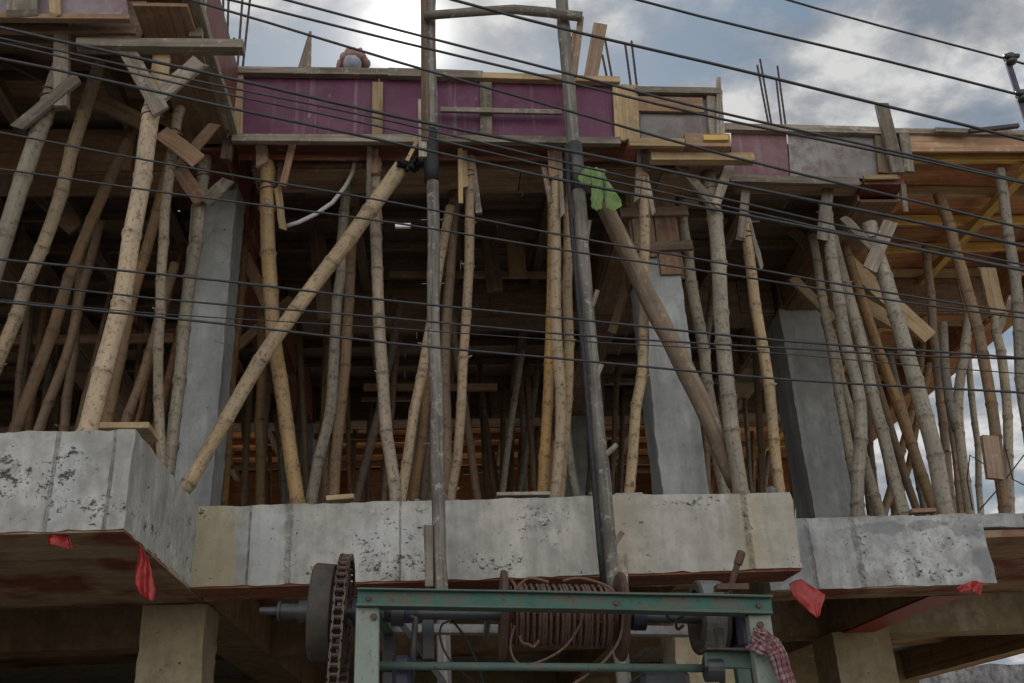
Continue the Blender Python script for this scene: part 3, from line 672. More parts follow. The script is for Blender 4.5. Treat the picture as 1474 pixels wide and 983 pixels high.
# free boards
BG = 'loose boards wedged among the props'
board('joist_beam', (112, 66), (351, 68), 15, 5.34, 'wood_grey', None, .09, label='pale square joist resting on the forked bamboo prop and sticking out sideways', cat='beam')
board('joist_beam', (936, 228), (1084, 229), 14, 6.72, 'wood_new', None, .08, label='short fresh yellow joist on the grey forked prop beside the plum fascia', cat='beam')
board('diagonal_plank', (-20, 66), (212, 180), 24, 6.35, 'wood_brown', None, .04, label='brown diagonal plank behind the forward bay props', cat='plank')
board('diagonal_plank', (45, 60), (300, 205), 20, 7.0, 'wood_brown', None, .04, label='long dim diagonal plank crossing behind the thick forked prop', cat='plank')
board('diagonal_plank', (1214, 372), (1338, 487), 25, 8.6, 'wood_new', None, .05, label='upper of two diagonal planks bracing the right bay props', cat='plank')
board('diagonal_plank', (1232, 432), (1296, 470), 22, 9.0, 'wood_new', None, .05, label='lower shorter diagonal plank among the right bay props', cat='plank')
board('cross_plank', (1330, 468), (1410, 432), 22, 10.0, 'wood_orange', None, .05, label='orange plank tilted up under the far right deck edge', cat='plank')
board('cross_plank', (1335, 440), (1445, 470), 16, 10.6, 'wood_orange', None, .05, label='orange plank tilted down under the far right deck edge', cat='plank')
board('post_board', (1432, 690), (1424, 628), 24, 7.75, 'wood_dark', None, .05, label='short dark board standing on the ledge at the far right', cat='board', nrm=(0, -1, 0))
board('flat_board', (138, 622), (222, 622), 9, 5.75, 'wood_new', None, .25, label='pale board lying on the ledge beside the thick forked prop', cat='board')
board('upright_board', (437, 108), (447, 46), 21, 6.82, 'wood_grey', None, .03, w1=.02, label='pointed grey board standing above the plum fascia', cat='board')
board('upright_board', (849, 118), (864, 36), 20, 6.85, 'wood_dark', None, .05, label='brown squared plank standing above the fascia next to the hoist mast', cat='board')
board('upright_board', (1292, 250), (1269, 150), 19, 7.37, 'wood_grey', None, .05, label='round topped grey board nailed upright on the set back fascia', cat='board')
board('upright_board', (1018, 320), (1036, 112), 2, 7.6, 'wood_grey', None, .02, label='thin sliver of wood behind the plywood fascia end', cat='board')
board('edge_bar', (1395, 189), (1466, 181), 6, 7.3, 'rebar_rust', None, .04, label='dark flat bar lying along the deck edge at the far right', cat='bar')
board('hanging_strip', (425, 192), (407, 268), 10, 6.75, 'wood_brown', None, .025, label='brown strip hanging slanted below the plum fascia', cat='board')
board('thin_strip', (404, 215), (402, 300), 6, 7.0, 'wood_grey', None, .02, label='thin pale strip hanging behind the golden prop', cat='board')
board('hanging_strip', (532, 208), (530, 292), 7, 6.78, 'wood_grey', None, .02, label='thin grey strip hanging below the fascia by the knotty prop', cat='board')
board('hanging_strip', (662, 214), (663, 293), 7, 6.78, 'wood_new', None, .02, label='pale strip hanging beside the slim orange prop', cat='board')
board('hanging_strip', (1300, 265), (1304, 305), 7, 7.42, 'wood_grey', None, .02, label='small pale strip dangling from the set back fascia end', cat='board')
board('flat_board', (714, 717), (790, 716), 5, 6.84, 'wood_grey', None, .22, label='thin grey sheet lying on the middle ledge left of the paired props', cat='board')
board('offcut_board', (470, 719), (510, 716), 7, 6.9, 'wood_new', None, .08, label='small wood offcut lying on the ledge near the greyish leaning prop', cat='board')
board('offcut_board', (1310, 737), (1345, 735), 6, 7.62, 'wood_brown', None, .08, label='small wood offcut lying on the set back ledge by the thick prop', cat='board')
# clutter planks in the dark interior
for i, (a, b, wp, Y, m) in enumerate((((0, 490), (250, 487), 14, 9.5, 'wood_brown'), ((20, 240), (110, 330), 26, 8.0, 'wood_dark'), ((455, 330), (470, 460), 24, 8.8, 'wood_dark'), ((560, 260), (700, 262), 14, 8.2, 'wood_brown'),
        ((560, 395), (800, 396), 10, 9.4, 'wood_brown'), ((700, 300), (712, 420), 22, 8.9, 'wood_dark'), ((740, 330), (745, 400), 26, 9.2, 'wood_brown'), ((940, 290), (1005, 292), 14, 7.9, 'wood_brown'), ((880, 480), (905, 400), 12, 8.8, 'wood_brown'),
        ((990, 400), (960, 330), 18, 8.3, 'wood_brown'), ((1140, 330), (1200, 395), 16, 9.0, 'wood_brown'), ((1140, 400), (1200, 460), 14, 8.8, 'wood_new'), ((345, 350), (385, 440), 16, 8.4, 'wood_brown'), ((340, 500), (420, 430), 14, 8.6, 'wood_brown'))):
    desc = ('long brown rail across the gloom of the forward bay', 'dark slanting board behind the two leftmost props', 'dark hanging board beyond the curved white conduit', 'brown cross rail under the deck left of the slim orange prop',
            'thin cross rail in the dark middle of the storey', 'dark hanging board right of the slim orange prop', 'brown hanging board left of the paired middle props', 'brown cross rail behind the short yellow joist', 'slanting brown stick behind the rough middle column',
            'brown slanting board by the top of the rough middle column', 'brown brace rising to the set back column', 'pale brace crossing the top of the set back column', 'brown brace beside the column at the stepped corner', 'brown brace rising behind the long diagonal bamboo')[i]
    board('inner_plank', a, b, wp, Y, m, None, .04, label=desc, cat='plank', group='planks inside the storey')

# ------------------------------------------------------------------ bamboo
def culm(mb, pts, r0, r1, seg=12, stubs=.25, node=(.22, .50), wob=.011):
    pts = [Vector(p) for p in pts]
    # smooth path (Catmull-Rom) sampled by length
    P = [pts[0] * 2 - pts[1]] + pts + [pts[-1] * 2 - pts[-2]]; path = []
    for i in range(1, len(P) - 2):
        for k in range(12):
            t = k / 12; a, b, c, d = P[i - 1], P[i], P[i + 1], P[i + 2]
            path.append(.5 * ((2 * b) + (c - a) * t + (2 * a - 5 * b + 4 * c - d) * t * t + (3 * b - a - 3 * c + d) * t ** 3))
    path.append(pts[-1]); cum = [0.]
    for a, b in zip(path, path[1:]): cum.append(cum[-1] + (b - a).length)
    L = cum[-1]
    def pos(s):
        s = max(0, min(L, s)); i = int(np.searchsorted(cum, s)); i = max(1, min(len(cum) - 1, i)); t = (s - cum[i - 1]) / max(1e-9, cum[i] - cum[i - 1]); return path[i - 1].lerp(path[i], t)
    nodes = []; s = rnd(.05, .2)
    while s < L - .04: nodes.append(s); s += rnd(*node)
    offs = [Vector((rnd(-wob, wob), rnd(-wob, wob), 0)) for _ in nodes]
    st = [(0, 1., 0)]
    prev = 0.
    for s in nodes:
        m = (prev + s) / 2
        if m - prev > .06: st.append((m, rnd(.955, 1.0), 0))
        kk = rnd(-.03, .05)
        for ds, k, nd in ((-.03, .99, 0), (-.010, 1.06 + kk, .3), (-.003, 1.11 + kk, .9), (.003, 1.07 + kk, .9), (.010, 1.10 + kk, .35), (.032, .985, 0)): st.append((s + ds, k, nd))
        prev = s
    st.append((L, 1., 0)); st = sorted(q for q in st if 0 <= q[0] <= L)
    ps, rs, nd = [], [], []
    for s, k, q in st:
        o = Vector((0, 0, 0))
        if nodes:
            xs = [0] + nodes + [L]; ys = [Vector((0, 0, 0))] + offs + [Vector((0, 0, 0))]
            i = max(1, min(len(xs) - 1, int(np.searchsorted(xs, s)))); t = (s - xs[i - 1]) / max(1e-9, xs[i] - xs[i - 1]); o = ys[i - 1].lerp(ys[i], t)
        ps.append(pos(s) + o); rs.append((r0 + (r1 - r0) * s / L) * k); nd.append(q)
    mb.tube(ps, rs, seg, True, nd)
    for s in nodes:
        if random.random() < stubs:
            p = pos(s); a = rnd(0, 6.28); d = Vector((math.cos(a), math.sin(a) * .8 - .3, rnd(.2, .6))).normalized(); r = r0 + (r1 - r0) * s / L
            mb.tube([p + d * r * .7, p + d * (r + rnd(.012, .035))], [rnd(.008, .014), rnd(.005, .009)], 6, True, [.6, .5])

PG = 'bamboo props under the deck'
def prop(label, mat, pts, Y, w, ztop=6.5, heads=(), Y1=None, zb=ZF, name='bamboo_prop', group=PG, seg=12, stubs=.25, fork=None):
    Y1 = Y if Y1 is None else Y1; n = len(pts); v0, v1 = pts[0][1], pts[-1][1]
    P = [at(u, v, Y + (Y1 - Y) * ((v - v0) / (v1 - v0))) for u, v in pts]
    d = P[0] - P[1]
    if d.z < 0: P[0] = P[0] + d * ((zb - P[0].z) / d.z)
    d = P[-1] - P[-2]
    if ztop and P[-1].z < ztop: P.append(P[-1] + d * min(1.2, ((ztop - P[-1].z) / d.z)))
    elif ztop and P[-1].z > ztop + .02: P[-1] = P[-2] + d * ((ztop - P[-2].z) / d.z) if d.z > 0 else P[-1]
    w0, w1 = w if hasattr(w, '__len__') else (w, w)
    r0, r1 = w0 * mpp(P[0]) * .455, w1 * mpp(P[-1]) * .455
    t = thing(name, label, 'bamboo prop' if 'bamboo' in name else 'prop', P[0], group)
    mb = MB(); culm(mb, P, r0, r1, seg, stubs); obj('culm', mb, mat, t, smooth=True)
    if fork:
        mb = MB(); culm(mb, [at(u, v, Y) for u, v in fork[0]], fork[1] * mpp(P[0]) / 2, fork[1] * mpp(P[0]) / 2.4, seg, 0); obj('branch', mb, mat, t, smooth=True)
    if seg > 8:
        q = MB(); f0 = P[0]; hw = r0 * rnd(1.5, 2.6)
        q.plank((f0.x - hw, f0.y + rnd(-.02, .02), zb + .012), (f0.x + hw * rnd(.8, 1.3), f0.y + rnd(-.02, .02), zb + .012 + rnd(0, .012)), r0 * rnd(2.2, 3.), .028, (0, 0, 1), 2, .003)
        obj('foot_board', q, random.choice(['wood_grey', 'wood_brown', 'wood_new']), t, bevel=.003)
        if heads:
            q = MB(); pc = at(*heads[0][0], Y1); dd = (P[-1] - P[-2]).normalized(); hb = P[-1] - dd * (.16 + rnd(0, .1)); lp_ = []
            e1 = Vector((1, 0, 0)) - dd * dd.x; e1.normalize(); e2 = dd.cross(e1)
            for i in range(40): th = i * .62; lp_.append(hb + (e1 * math.cos(th) + e2 * math.sin(th)) * r1 * 1.12 + dd * (.035 * math.sin(i * .31)))
            q.tube(lp_, .005, 5); obj('lashing', q, 'rope_wire', t, smooth=True)
    for h in heads:
        a, b, wp, m = h[:4]; q = MB(); pp(q, a, b, wp, Y1 - r1 - (h[4] if len(h) > 4 else .022), h[5] if len(h) > 5 else .03, segs=4, jit=.006, endj=.03); obj('cleat', q, m, t, bevel=.003)
    return t
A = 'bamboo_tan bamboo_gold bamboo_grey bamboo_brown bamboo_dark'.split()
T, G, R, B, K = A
prop('grey weathered bamboo prop leaning at the outer edge with a squared post head', R, [(-82, 627), (0, 370), (35, 258), (72, 145)], 5.45, (25, 27), 6.2, heads=(((88, 152), (90, 30), 20, 'wood_grey', .0, .07), ((26, 184), (112, 112), 18, 'wood_grey', .03)))
prop('tan leaning prop just behind the grey weathered one', T, [(-42, 627), (0, 513), (40, 408), (82, 300), (111, 200)], 6.1, (22, 20), 6.85)
prop('brown prop third in from the outer edge of the forward bay', B, [(21, 624), (68, 496), (121, 346), (158, 262)], 6.5, (20, 17), 6.85)
prop('thin dim prop between the brown one and the thick forked prop', K, [(53, 624), (92, 520), (117, 425)], 7.4, (17, 14), 6.85)
prop('dim short looking prop standing upright behind the brown leaning ones', K, [(89, 624), (103, 528), (112, 430)], 8.0, (16, 14), 6.85)
prop('thickest pale bamboo prop with a two board fork on its head', T, [(130, 616), (150, 530), (190, 350), (212, 200), (222, 145)], 5.45, (31, 27), 6.02, stubs=.1,
     heads=(((175, 58), (232, 160), 25, 'wood_grey', .035), ((290, 88), (228, 138), 26, 'wood_grey', .03), ((234, 78), (226, 150), 24, 'wood_new', .0)))
prop('brown prop leaning right behind the thickest forked prop', B, [(150, 620), (175, 500), (215, 340)], 6.5, (18, 16), 6.85)
prop('short leaning brown prop between the thickest prop and the slim pale one', B, [(178, 612), (215, 512), (232, 450)], 7.2, (16, 14), 6.85)
prop('slim pale knotted prop next to the thickest forked prop', T, [(232, 650), (228, 500), (231, 390), (238, 310), (247, 235), (258, 168)], 6.15, (16, 16), 6.4, heads=(((262, 235), (310, 178), 14, 'wood_brown', .04), ((285, 232), (232, 190), 24, 'wood_brown', .05)))
prop('grey prop standing right against the column at the stepped corner', R, [(246, 650), (263, 500), (278, 371), (292, 258)], 6.85, (20, 21), 6.5, heads=(((255, 240), (290, 290), 22, 'wood_brown', .03), ((330, 258), (296, 292), 20, 'wood_grey', .04)))
prop('golden bamboo prop just right of the column at the stepped corner', G, [(428, 717), (414, 619), (394, 491), (384, 341), (384, 236)], 6.86, (23, 24), 6.4, heads=(((376, 200), (378, 240), 17, 'wood_dark', .0, .07), ((400, 270), (407, 330), 10, 'wood_new', -.02)))
prop('thin brown prop in the gloom left of the golden one', B, [(374, 720), (375, 560)], 8.6, 15, 6.5)
prop('brown prop foot beside the column at the stepped corner', B, [(322, 718), (330, 600), (340, 480)], 7.9, 16, 6.5)
prop('greyish prop leaning left to right behind the long diagonal bamboo', R, [(447, 717), (474, 593), (481, 491), (491, 376)], 7.25, (19, 16), 6.5)
prop('brown prop side by side with the greyish leaning one', B, [(480, 717), (495, 534), (506, 354)], 7.7, (18, 16), 6.5)
prop('dim prop leaning in the dark left of the knotty middle prop', K, [(514, 717), (544, 598), (560, 520)], 9.3, 14, 6.5)
prop('knotty prop with dark rings in the middle bay left of the hoist', T, [(569, 717), (552, 559), (546, 440), (540, 329), (540, 218)], 6.88, (20, 18), 6.48, stubs=.5, heads=(((539, 206), (538, 255), 12, 'wood_brown', -.0, .05), ((541, 270), (545, 320), 10, 'wood_brown', -.03)))
prop('tan prop leaning from the knotty prop toward the hoist mast', T, [(577, 708), (595, 602), (614, 491), (630, 400)], 7.3, (17, 15), 6.5)
prop('brown prop half hidden behind the thin hoist mast', B, [(595, 719), (613, 576), (622, 480)], 8.0, 15, 6.5)
prop('reddish brown prop right behind the thin hoist mast', B, [(640, 717), (643, 600), (640, 491), (652, 330), (656, 240)], 7.4, (18, 18), 6.5)
prop('slim orange tan prop just right of the thin hoist mast', G, [(650, 717), (663, 598), (670, 448), (676, 328), (678, 240)], 6.88, (15, 16), 6.48, stubs=.6, heads=(((668, 212), (669, 268), 9, 'wood_new', .0), ((681, 240), (689, 305), 8, 'wood_grey', -.02)))
prop('dim grey prop leaning the other way near the slim orange one', K, [(688, 716), (672, 610), (660, 530)], 8.5, 13, 6.5)
prop('front one of the paired props left of the leaning hoist post', T, [(798, 713), (806, 598), (802, 491), (799, 341), (800, 222)], 6.88, (18, 18), 6.48, stubs=.4, heads=(((795, 208), (798, 255), 16, 'wood_brown', .0, .04), ((783, 240), (793, 295), 8, 'wood_dark', -.02), ((806, 212), (809, 310), 6, 'wood_grey', .01)))
prop('orange brown prop close behind the paired middle props', G, [(781, 713), (789, 576), (792, 448), (794, 330)], 7.3, (18, 16), 6.5)
prop('rear one of the paired props touching the leaning hoist post', T, [(806, 713), (817, 559), (817, 405), (820, 310)], 7.12, (17, 16), 6.5)
prop('short dim prop leaning behind the foot of the paired props', R, [(830, 713), (818, 640), (808, 570)], 8.0, 14, 6.5)
prop('tan prop on a small block beside the rough middle column', T, [(905, 706), (916, 598), (926, 491), (928, 330), (924, 232)], 6.92, (17, 17), 6.48, stubs=.5, heads=(((922, 212), (916, 290), 8, 'wood_grey', -.01), ((930, 255), (941, 310), 7, 'wood_grey', -.02), ((927, 208), (929, 245), 10, 'wood_dark', .0, .05)))
mb = MB(); q = at(903, 712, 6.92); mb.box(q.x - .11, q.x + .10, 6.83, 7.0, 3.49, 3.56); setp(obj('concrete_block', mb, 'concrete_grey', base=(q.x, 6.9, 3.49), bevel=.01), 'small concrete block under the prop beside the rough middle column', 'block')
prop('grey prop close behind the rough middle column', R, [(1044, 713), (1020, 559), (999, 427), (986, 341)], 7.55, (19, 19), 6.5)
prop('thick pale grey prop with a two stick fork under the short yellow joist', R, [(1066, 714), (1050, 582), (1039, 451), (1029, 320), (1018, 250)], 7.0, (26, 24), 6.45, stubs=.1, heads=(((966, 222), (1030, 300), 13, 'wood_grey', .03), ((1052, 230), (1030, 296), 14, 'wood_grey', .04)))
prop('tan brown prop standing alone left of the set back column', T, [(1124, 716), (1109, 582), (1087, 429), (1074, 329)], 7.6, (18, 18), 6.3, heads=(((1066, 345), (1075, 262), 13, 'wood_grey', .0), ((1074, 305), (1096, 385), 7, 'wood_grey', -.02)))
prop('mottled grey prop in front of the set back column', R, [(1234, 734), (1237, 582), (1214, 486), (1196, 360), (1190, 320)], 7.62, (21, 19), 6.5, heads=(((1183, 345), (1192, 268), 16, 'wood_grey', .0),))
prop('thin grey prop crossing the set back column behind the mottled one', R, [(1238, 734), (1209, 574), (1183, 420)], 8.2, (15, 14), 6.5)
prop('grey prop foot right of the mottled one in the right bay', R, [(1266, 736), (1240, 652), (1215, 560)], 8.3, (17, 15), 6.5)
prop('grey brown bent prop left of the thick right bay prop', R, [(1301, 734), (1266, 609), (1244, 508), (1218, 416)], 7.95, (20, 18), 6.5)
prop('brown prop leaning parallel behind the thick right bay prop', B, [(1345, 734), (1310, 635), (1275, 530), (1240, 430)], 8.4, (18, 16), 6.5)
prop('slim brown prop between the bent and the parallel ones against the sky', B, [(1321, 734), (1292, 652), (1268, 570)], 9.1, (13, 12), 6.85)
prop('thick pale prop of the right bay with a wooden fork head', R, [(1362, 734), (1336, 617), (1301, 495), (1263, 362)], 7.65, (27, 23), 6.3, stubs=.1, heads=(((1252, 388), (1282, 318), 20, 'wood_grey', .03), ((1215, 315), (1256, 358), 14, 'wood_grey', .02)))
prop('thin brown prop rising right of the thick right bay prop', B, [(1371, 730), (1354, 582), (1341, 442)], 9.0, (14, 13), 6.85)
prop('forked tree branch prop against the bright sky', R, [(1397, 734), (1380, 604), (1389, 505), (1393, 470)], 8.6, (16, 15), 6.5, name='branch_prop', fork=([(1378, 620), (1366, 575), (1360, 505), (1358, 465)], 15))
prop('grey brown prop crossing the sky and a dark board at its foot', B, [(1443, 734), (1428, 582), (1393, 416), (1364, 322)], 8.0, (17, 18), 6.85)
prop('dark prop with a plank head near the right frame edge', R, [(1453, 734), (1450, 600), (1437, 486), (1432, 448)], 8.5, (15, 14), 6.4, heads=(((1436, 452), (1420, 385), 24, 'wood_new', .0, .04), ((1436, 480), (1456, 425), 8, 'wood_grey', -.02)))
prop('pale grey prop at the right frame edge under the yellow stringer', R, [(1500, 734), (1474, 590), (1463, 430), (1450, 320), (1438, 238)], 7.6, (19, 16), 6.86)
prop('small dim prop among the planks of the right bay', B, [(1300, 640), (1314, 590), (1320, 545)], 10.5, (14, 13), 6.5)
for lab, m_, q0, q1, Y_, w_ in (('slim grey prop seen against the sky between the parallel props of the right bay', R, (1332, 734), (1300, 590), 9.6, 12), ('slim brown prop leaning the opposite way in the right sky gap', B, (1290, 734), (1322, 600), 9.9, 11), ('thin brown prop just left of the forked branch prop in the sky gap', B, (1384, 734), (1360, 560), 10.2, 11),
        ('thin grey prop between the forked branch prop and the dark board', R, (1412, 734), (1398, 560), 10.0, 10), ('thin dark prop rising right beside the set back column edge', K, (1252, 734), (1228, 560), 9.2, 13)):
    prop(lab, m_, [q0, ((q0[0] + q1[0]) / 2 + 2, (q0[1] + q1[1]) / 2), q1], Y_, w_, 6.5)
# deep props nobody can tell apart
DG = 'thin dark props deep inside the storey'
for (u, vb, vt, du, Y) in ((722, 700, 540, 4, 12.), (735, 705, 580, 2, 13.5), (757, 705, 585, -4, 12.6), (748, 705, 560, 6, 15), (770, 705, 600, 3, 14), (700, 705, 600, -6, 13), (552, 705, 560, 8, 11.5), (530, 705, 540, 4, 12.4), (425, 705, 560, 6, 11.4), (352, 705, 540, 10, 11), (848, 700, 560, 5, 12), (862, 705, 500, -4, 10.8),
        (880, 705, 560, 8, 11.4), (893, 705, 520, 3, 13), (1098, 712, 560, -8, 10.6), (1140, 712, 560, -6, 11.6), (1150, 712, 600, 3, 12.8), (1020, 710, 560, -8, 9.6), (980, 705, 560, -4, 11), (190, 640, 470, 12, 10), (60, 620, 480, 18, 10), (28, 620, 430, 18, 9.2), (300, 690, 520, 8, 10), (610, 705, 560, 5, 12.2), (460, 705, 560, 6, 10.2), (1285, 730, 600, -18, 11.5), (1262, 730, 600, -12, 10.4)):
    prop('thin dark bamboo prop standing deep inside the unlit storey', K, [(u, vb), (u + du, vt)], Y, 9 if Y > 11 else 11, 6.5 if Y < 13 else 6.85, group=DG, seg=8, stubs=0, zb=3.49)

for i in range(52):
    u = rnd(330, 1120); Y = rnd(9, 16.5); l_ = rnd(-22, 22)
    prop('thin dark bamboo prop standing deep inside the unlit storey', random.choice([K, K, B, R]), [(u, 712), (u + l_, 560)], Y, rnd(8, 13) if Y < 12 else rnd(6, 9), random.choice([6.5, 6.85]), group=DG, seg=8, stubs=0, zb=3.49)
for i in range(16):
    u = rnd(0, 240); Y = rnd(8, 13); l_ = rnd(15, 60)
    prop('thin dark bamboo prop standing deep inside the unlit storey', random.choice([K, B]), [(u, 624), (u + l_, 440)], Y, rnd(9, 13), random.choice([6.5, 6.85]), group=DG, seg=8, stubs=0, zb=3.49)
TG = 'cross timbers deep inside the storey'
for i in range(46):
    u, v = (rnd(330, 1130), rnd(250, 690)) if i > 8 else (rnd(0, 250), rnd(260, 600)); Y = rnd(10.6, 15.5); a_ = random.choice([0, 0, 0, rnd(-.9, .9)]); ln = rnd(40, 120)
    q = at(u, v, Y)
    if q.z > 6.85 or q.z < 3.7: continue
    board('cross_timber', (u - ln * math.cos(a_), v - ln * math.sin(a_)), (u + ln * math.cos(a_), v + ln * math.sin(a_)), rnd(7, 14) * 9 / Y, Y, random.choice(['wood_brown', 'wood_brown', 'wood_dark', 'wood_dark', 'wood_grey']), None, .05, label='dim cross timber nailed between props deep inside the unlit storey', cat='timber', group=TG)

# hoist braces
def pole(name, label, cat, mat, pts, Ys, w, par=None, group=None, bamboo=True):
    P = [at(u, v, y) for (u, v), y in zip(pts, Ys)]; r = [w[0] * mpp(P[0]) / 2, w[1] * mpp(P[-1]) / 2]
    mb = MB()
    if bamboo: culm(mb, P, r[0], r[1], 14, .15)
    else: rough_log(mb, P, r[0], r[1])
    o = obj(name, mb, mat, par, smooth=True, base=None if par else P[0])
    if label: setp(o, label, cat, group)
    return o
def rough_log(mb, P, r0, r1, seg=12):
    P = [Vector(p) for p in P]; out = []; rr = []; L = sum((b - a).length for a, b in zip(P, P[1:])); acc = 0
    for a, b in zip(P, P[1:]):
        n = max(2, int((b - a).length / .12))
        for k in range(n):
            t = k / n; q = a.lerp(b, t); s = (acc + (b - a).length * t) / L
            out.append(q + noise.noise_vector(q * 2.3) * .012); rr.append((r0 + (r1 - r0) * s) * (1 + .1 * noise.noise(q * 5)))
        acc += (b - a).length
    out.append(P[-1]); rr.append(r1); mb.tube(out, rr, seg)
pole('diagonal_brace', 'long pale bamboo brace rising from the stepped corner to the thin hoist mast', 'bamboo pole', T, [(264, 706), (400, 480), (500, 345), (578, 240)], [6.62, 6.60, 6.55, 6.5], (21, 23))
pole('diagonal_brace', 'brown timber brace sloping down from the leaning hoist post to the grey forked prop', 'timber pole', 'timber_brown', [(1062, 696), (1000, 560), (930, 420), (868, 292)], [7.2, 6.95, 6.7, 6.5], (28, 26), bamboo=False)

# hoist masts (one hoist tower)
YM = 6.36
ht = thing('hoist_mast', 'thin grey timber hoist mast wrapped with a dark band', 'mast', at(640, 983, YM))
mb = MB(); rough_log(mb, [Vector((at(640, 983, YM).x, YM, .12)), at(640, 983, YM), at(632, 800, YM), at(624, 400, YM), at(621, 190, YM), at(619, 0, YM), at(618, -60, YM)], .042, .048); obj('pole', mb, 'mast_wood', ht, smooth=True)
mb = MB(); pp(mb, (612, 205), (610, -50), 10, YM - .03, .05); obj('side_batten', mb, 'wood_dark', ht, bevel=.004)
mb = MB(); pp(mb, (610, 228), (609, 145), 15, YM - .02, .05); obj('side_batten', mb, 'wood_grey', ht, bevel=.004)
mb = MB(); mb.tube([at(621, 262, YM), at(621, 240, YM), at(620.5, 210, YM), at(620, 188, YM)], [.054, .058, .056, .054], 12); obj('wrapping', mb, 'rubber_black', ht, smooth=True)
mb = MB(); pp(mb, (618, 845), (617, 757), 12, YM - .02, .05); obj('splice_board', mb, 'wood_grey', ht, bevel=.004)
mb = MB(); pp(mb, (612, 756), (618, 905), 6, YM + .02, .04); obj('splice_board', mb, 'wood_dark', ht, bevel=.004)
for v in (318, 410, 525, 640): 
    mb = MB(); c = at(622 + (v - 200) * .016, v, YM); mb.tube([c + Vector((-.09, 0, .01)), c + Vector((.07, -.02, 0))], .004, 6); obj('spike', mb, 'steel_worn', ht)
hp = thing('hoist_post', 'leaning grey hoist post with climbing pegs and a black hose along it', 'mast', at(885, 850, YM))
mb = MB(); rough_log(mb, [Vector((at(900, 983, YM).x, YM, .12)), at(898, 983, YM), at(878, 800, YM), at(850, 500, YM), at(830, 250, YM), at(818, 110, YM), at(809, 0, YM), at(805, -60, YM)], .048, .054); obj('pole', mb, 'mast_wood', hp, smooth=True)
mb = MB(); mb.tube([at(868, 840, YM - .03), at(862, 780, YM - .05), at(842, 540, YM - .06), at(823, 330, YM - .06), at(815, 210, YM - .06)], .017, 8); obj('hose', mb, 'rubber_black', hp, smooth=True)
mb = MB(); pp(mb, (826, 110), (836, 25), 9, YM - .03, .04); pp(mb, (823, 110), (827, 45), 8, YM - .01, .04); obj('side_batten', mb, 'wood_dark', hp, bevel=.004)
mb = MB(); mb.tube([at(834, 275, YM), at(829, 235, YM), at(827, 208, YM)], [.062, .064, .06], 12); obj('wrapping', mb, 'steel_dark', hp, smooth=True)
for a, b in (((843, 350), (848, 318)), ((852, 442), (860, 418)), ((858, 545), (866, 525)), ((872, 655), (888, 640)), ((880, 790), (896, 766))):
    mb = MB(); pp(mb, a, b, 7, YM - .02, .03, segs=2); obj('peg', mb, 'wood_grey', hp, bevel=.003)
mb = MB(); pp(mb, (898, 900), (895, 797), 15, YM + .0, .05); obj('splice_board', mb, 'wood_grey', hp, bevel=.004)
pole('hoist_crossbar', 'curved log tied across the tops of the two hoist posts', 'log', 'mast_wood', [(611, 23), (680, 16), (740, 13), (790, 17), (838, 24)], [6.25] * 5, (13, 15), bamboo=False)
# ties
def lump(mb, c, r, n=22, sx=1., sz=1., thick=.02):
    c = Vector(c); pts = []
    for i in range(n):
        a = i * 2.4; b = rnd(-1, 1); pts.append(c + Vector((math.cos(a) * r * sx * math.sqrt(1 - b * b), math.sin(a) * r * .7, b * r * sz)))
    mb.tube(pts, thick, 6)
mb = MB(); lump(mb, at(590, 236, 6.45), .07, 26, 1.5, .7); setp(obj('rubber_tie', mb, 'rubber_black', base=at(590, 236, 6.45), smooth=True), 'black rubber strips tying the long bamboo brace to the thin mast', 'tie')
board('tie_stick', (586, 232), (602, 200), 6, 6.4, 'wood_new', None, .02, label='short pale stick poking out of the black rubber tie', cat='stick')

def cloth(name, label, cat, mat, rows, Y, fold=.03, bulge=.0, thick=.004, uvs=1.):
    # rows: list of polylines (photo points) of equal length, from the top edge to the hem
    mb = MB(); ids = []; nR, nC = len(rows), len(rows[0]); S = 9
    def samp(a, b):
        a0, b0 = min(int(a), nR - 2), min(int(b), nC - 2); fa, fb = a - a0, b - b0
        f = lambda r, c: np.array(rows[r][c], float)
        return (f(a0, b0) * (1 - fb) + f(a0, b0 + 1) * fb) * (1 - fa) + (f(a0 + 1, b0) * (1 - fb) + f(a0 + 1, b0 + 1) * fb) * fa
    H, Wd = (nR - 1) * S, (nC - 1) * S
    for i in range(H + 1):
        r = []
        for j in range(Wd + 1):
            u, v = samp(i / S, j / S); q = at(u, v, Y)
            q = q + Vector((0, -bulge * math.sin(math.pi * j / Wd) + fold * math.sin(j * .45 + i * .14 + 3. * noise.noise(q * 7)) * (.4 + .6 * i / H), 0)) + (noise.noise_vector(q * 16) * .012 + noise.noise_vector(q * 47) * (.003 if 0 < j < Wd else .006)) * min(1, fold / .02)
            r.append(mb.addv(q))
        ids.append(r)
    for i in range(H):
        for j in range(Wd):
            uv = [(mb.v[k][0] * uvs, mb.v[k][2] * uvs) for k in (ids[i][j], ids[i + 1][j], ids[i + 1][j + 1], ids[i][j + 1])]
            mb.face((ids[i][j], ids[i + 1][j], ids[i + 1][j + 1], ids[i][j + 1]), uv)
    lo = min(mb.v, key=lambda q: q[2]); o = obj(name, mb, mat, base=lo, smooth=True)
    s_ = o.modifiers.new('s', 'SOLIDIFY'); s_.thickness = thick
    return setp(o, label, cat)
gc = thing('green_cloth', 'light green cloth knotted round the leaning hoist post', 'cloth', at(865, 300, 6.25))
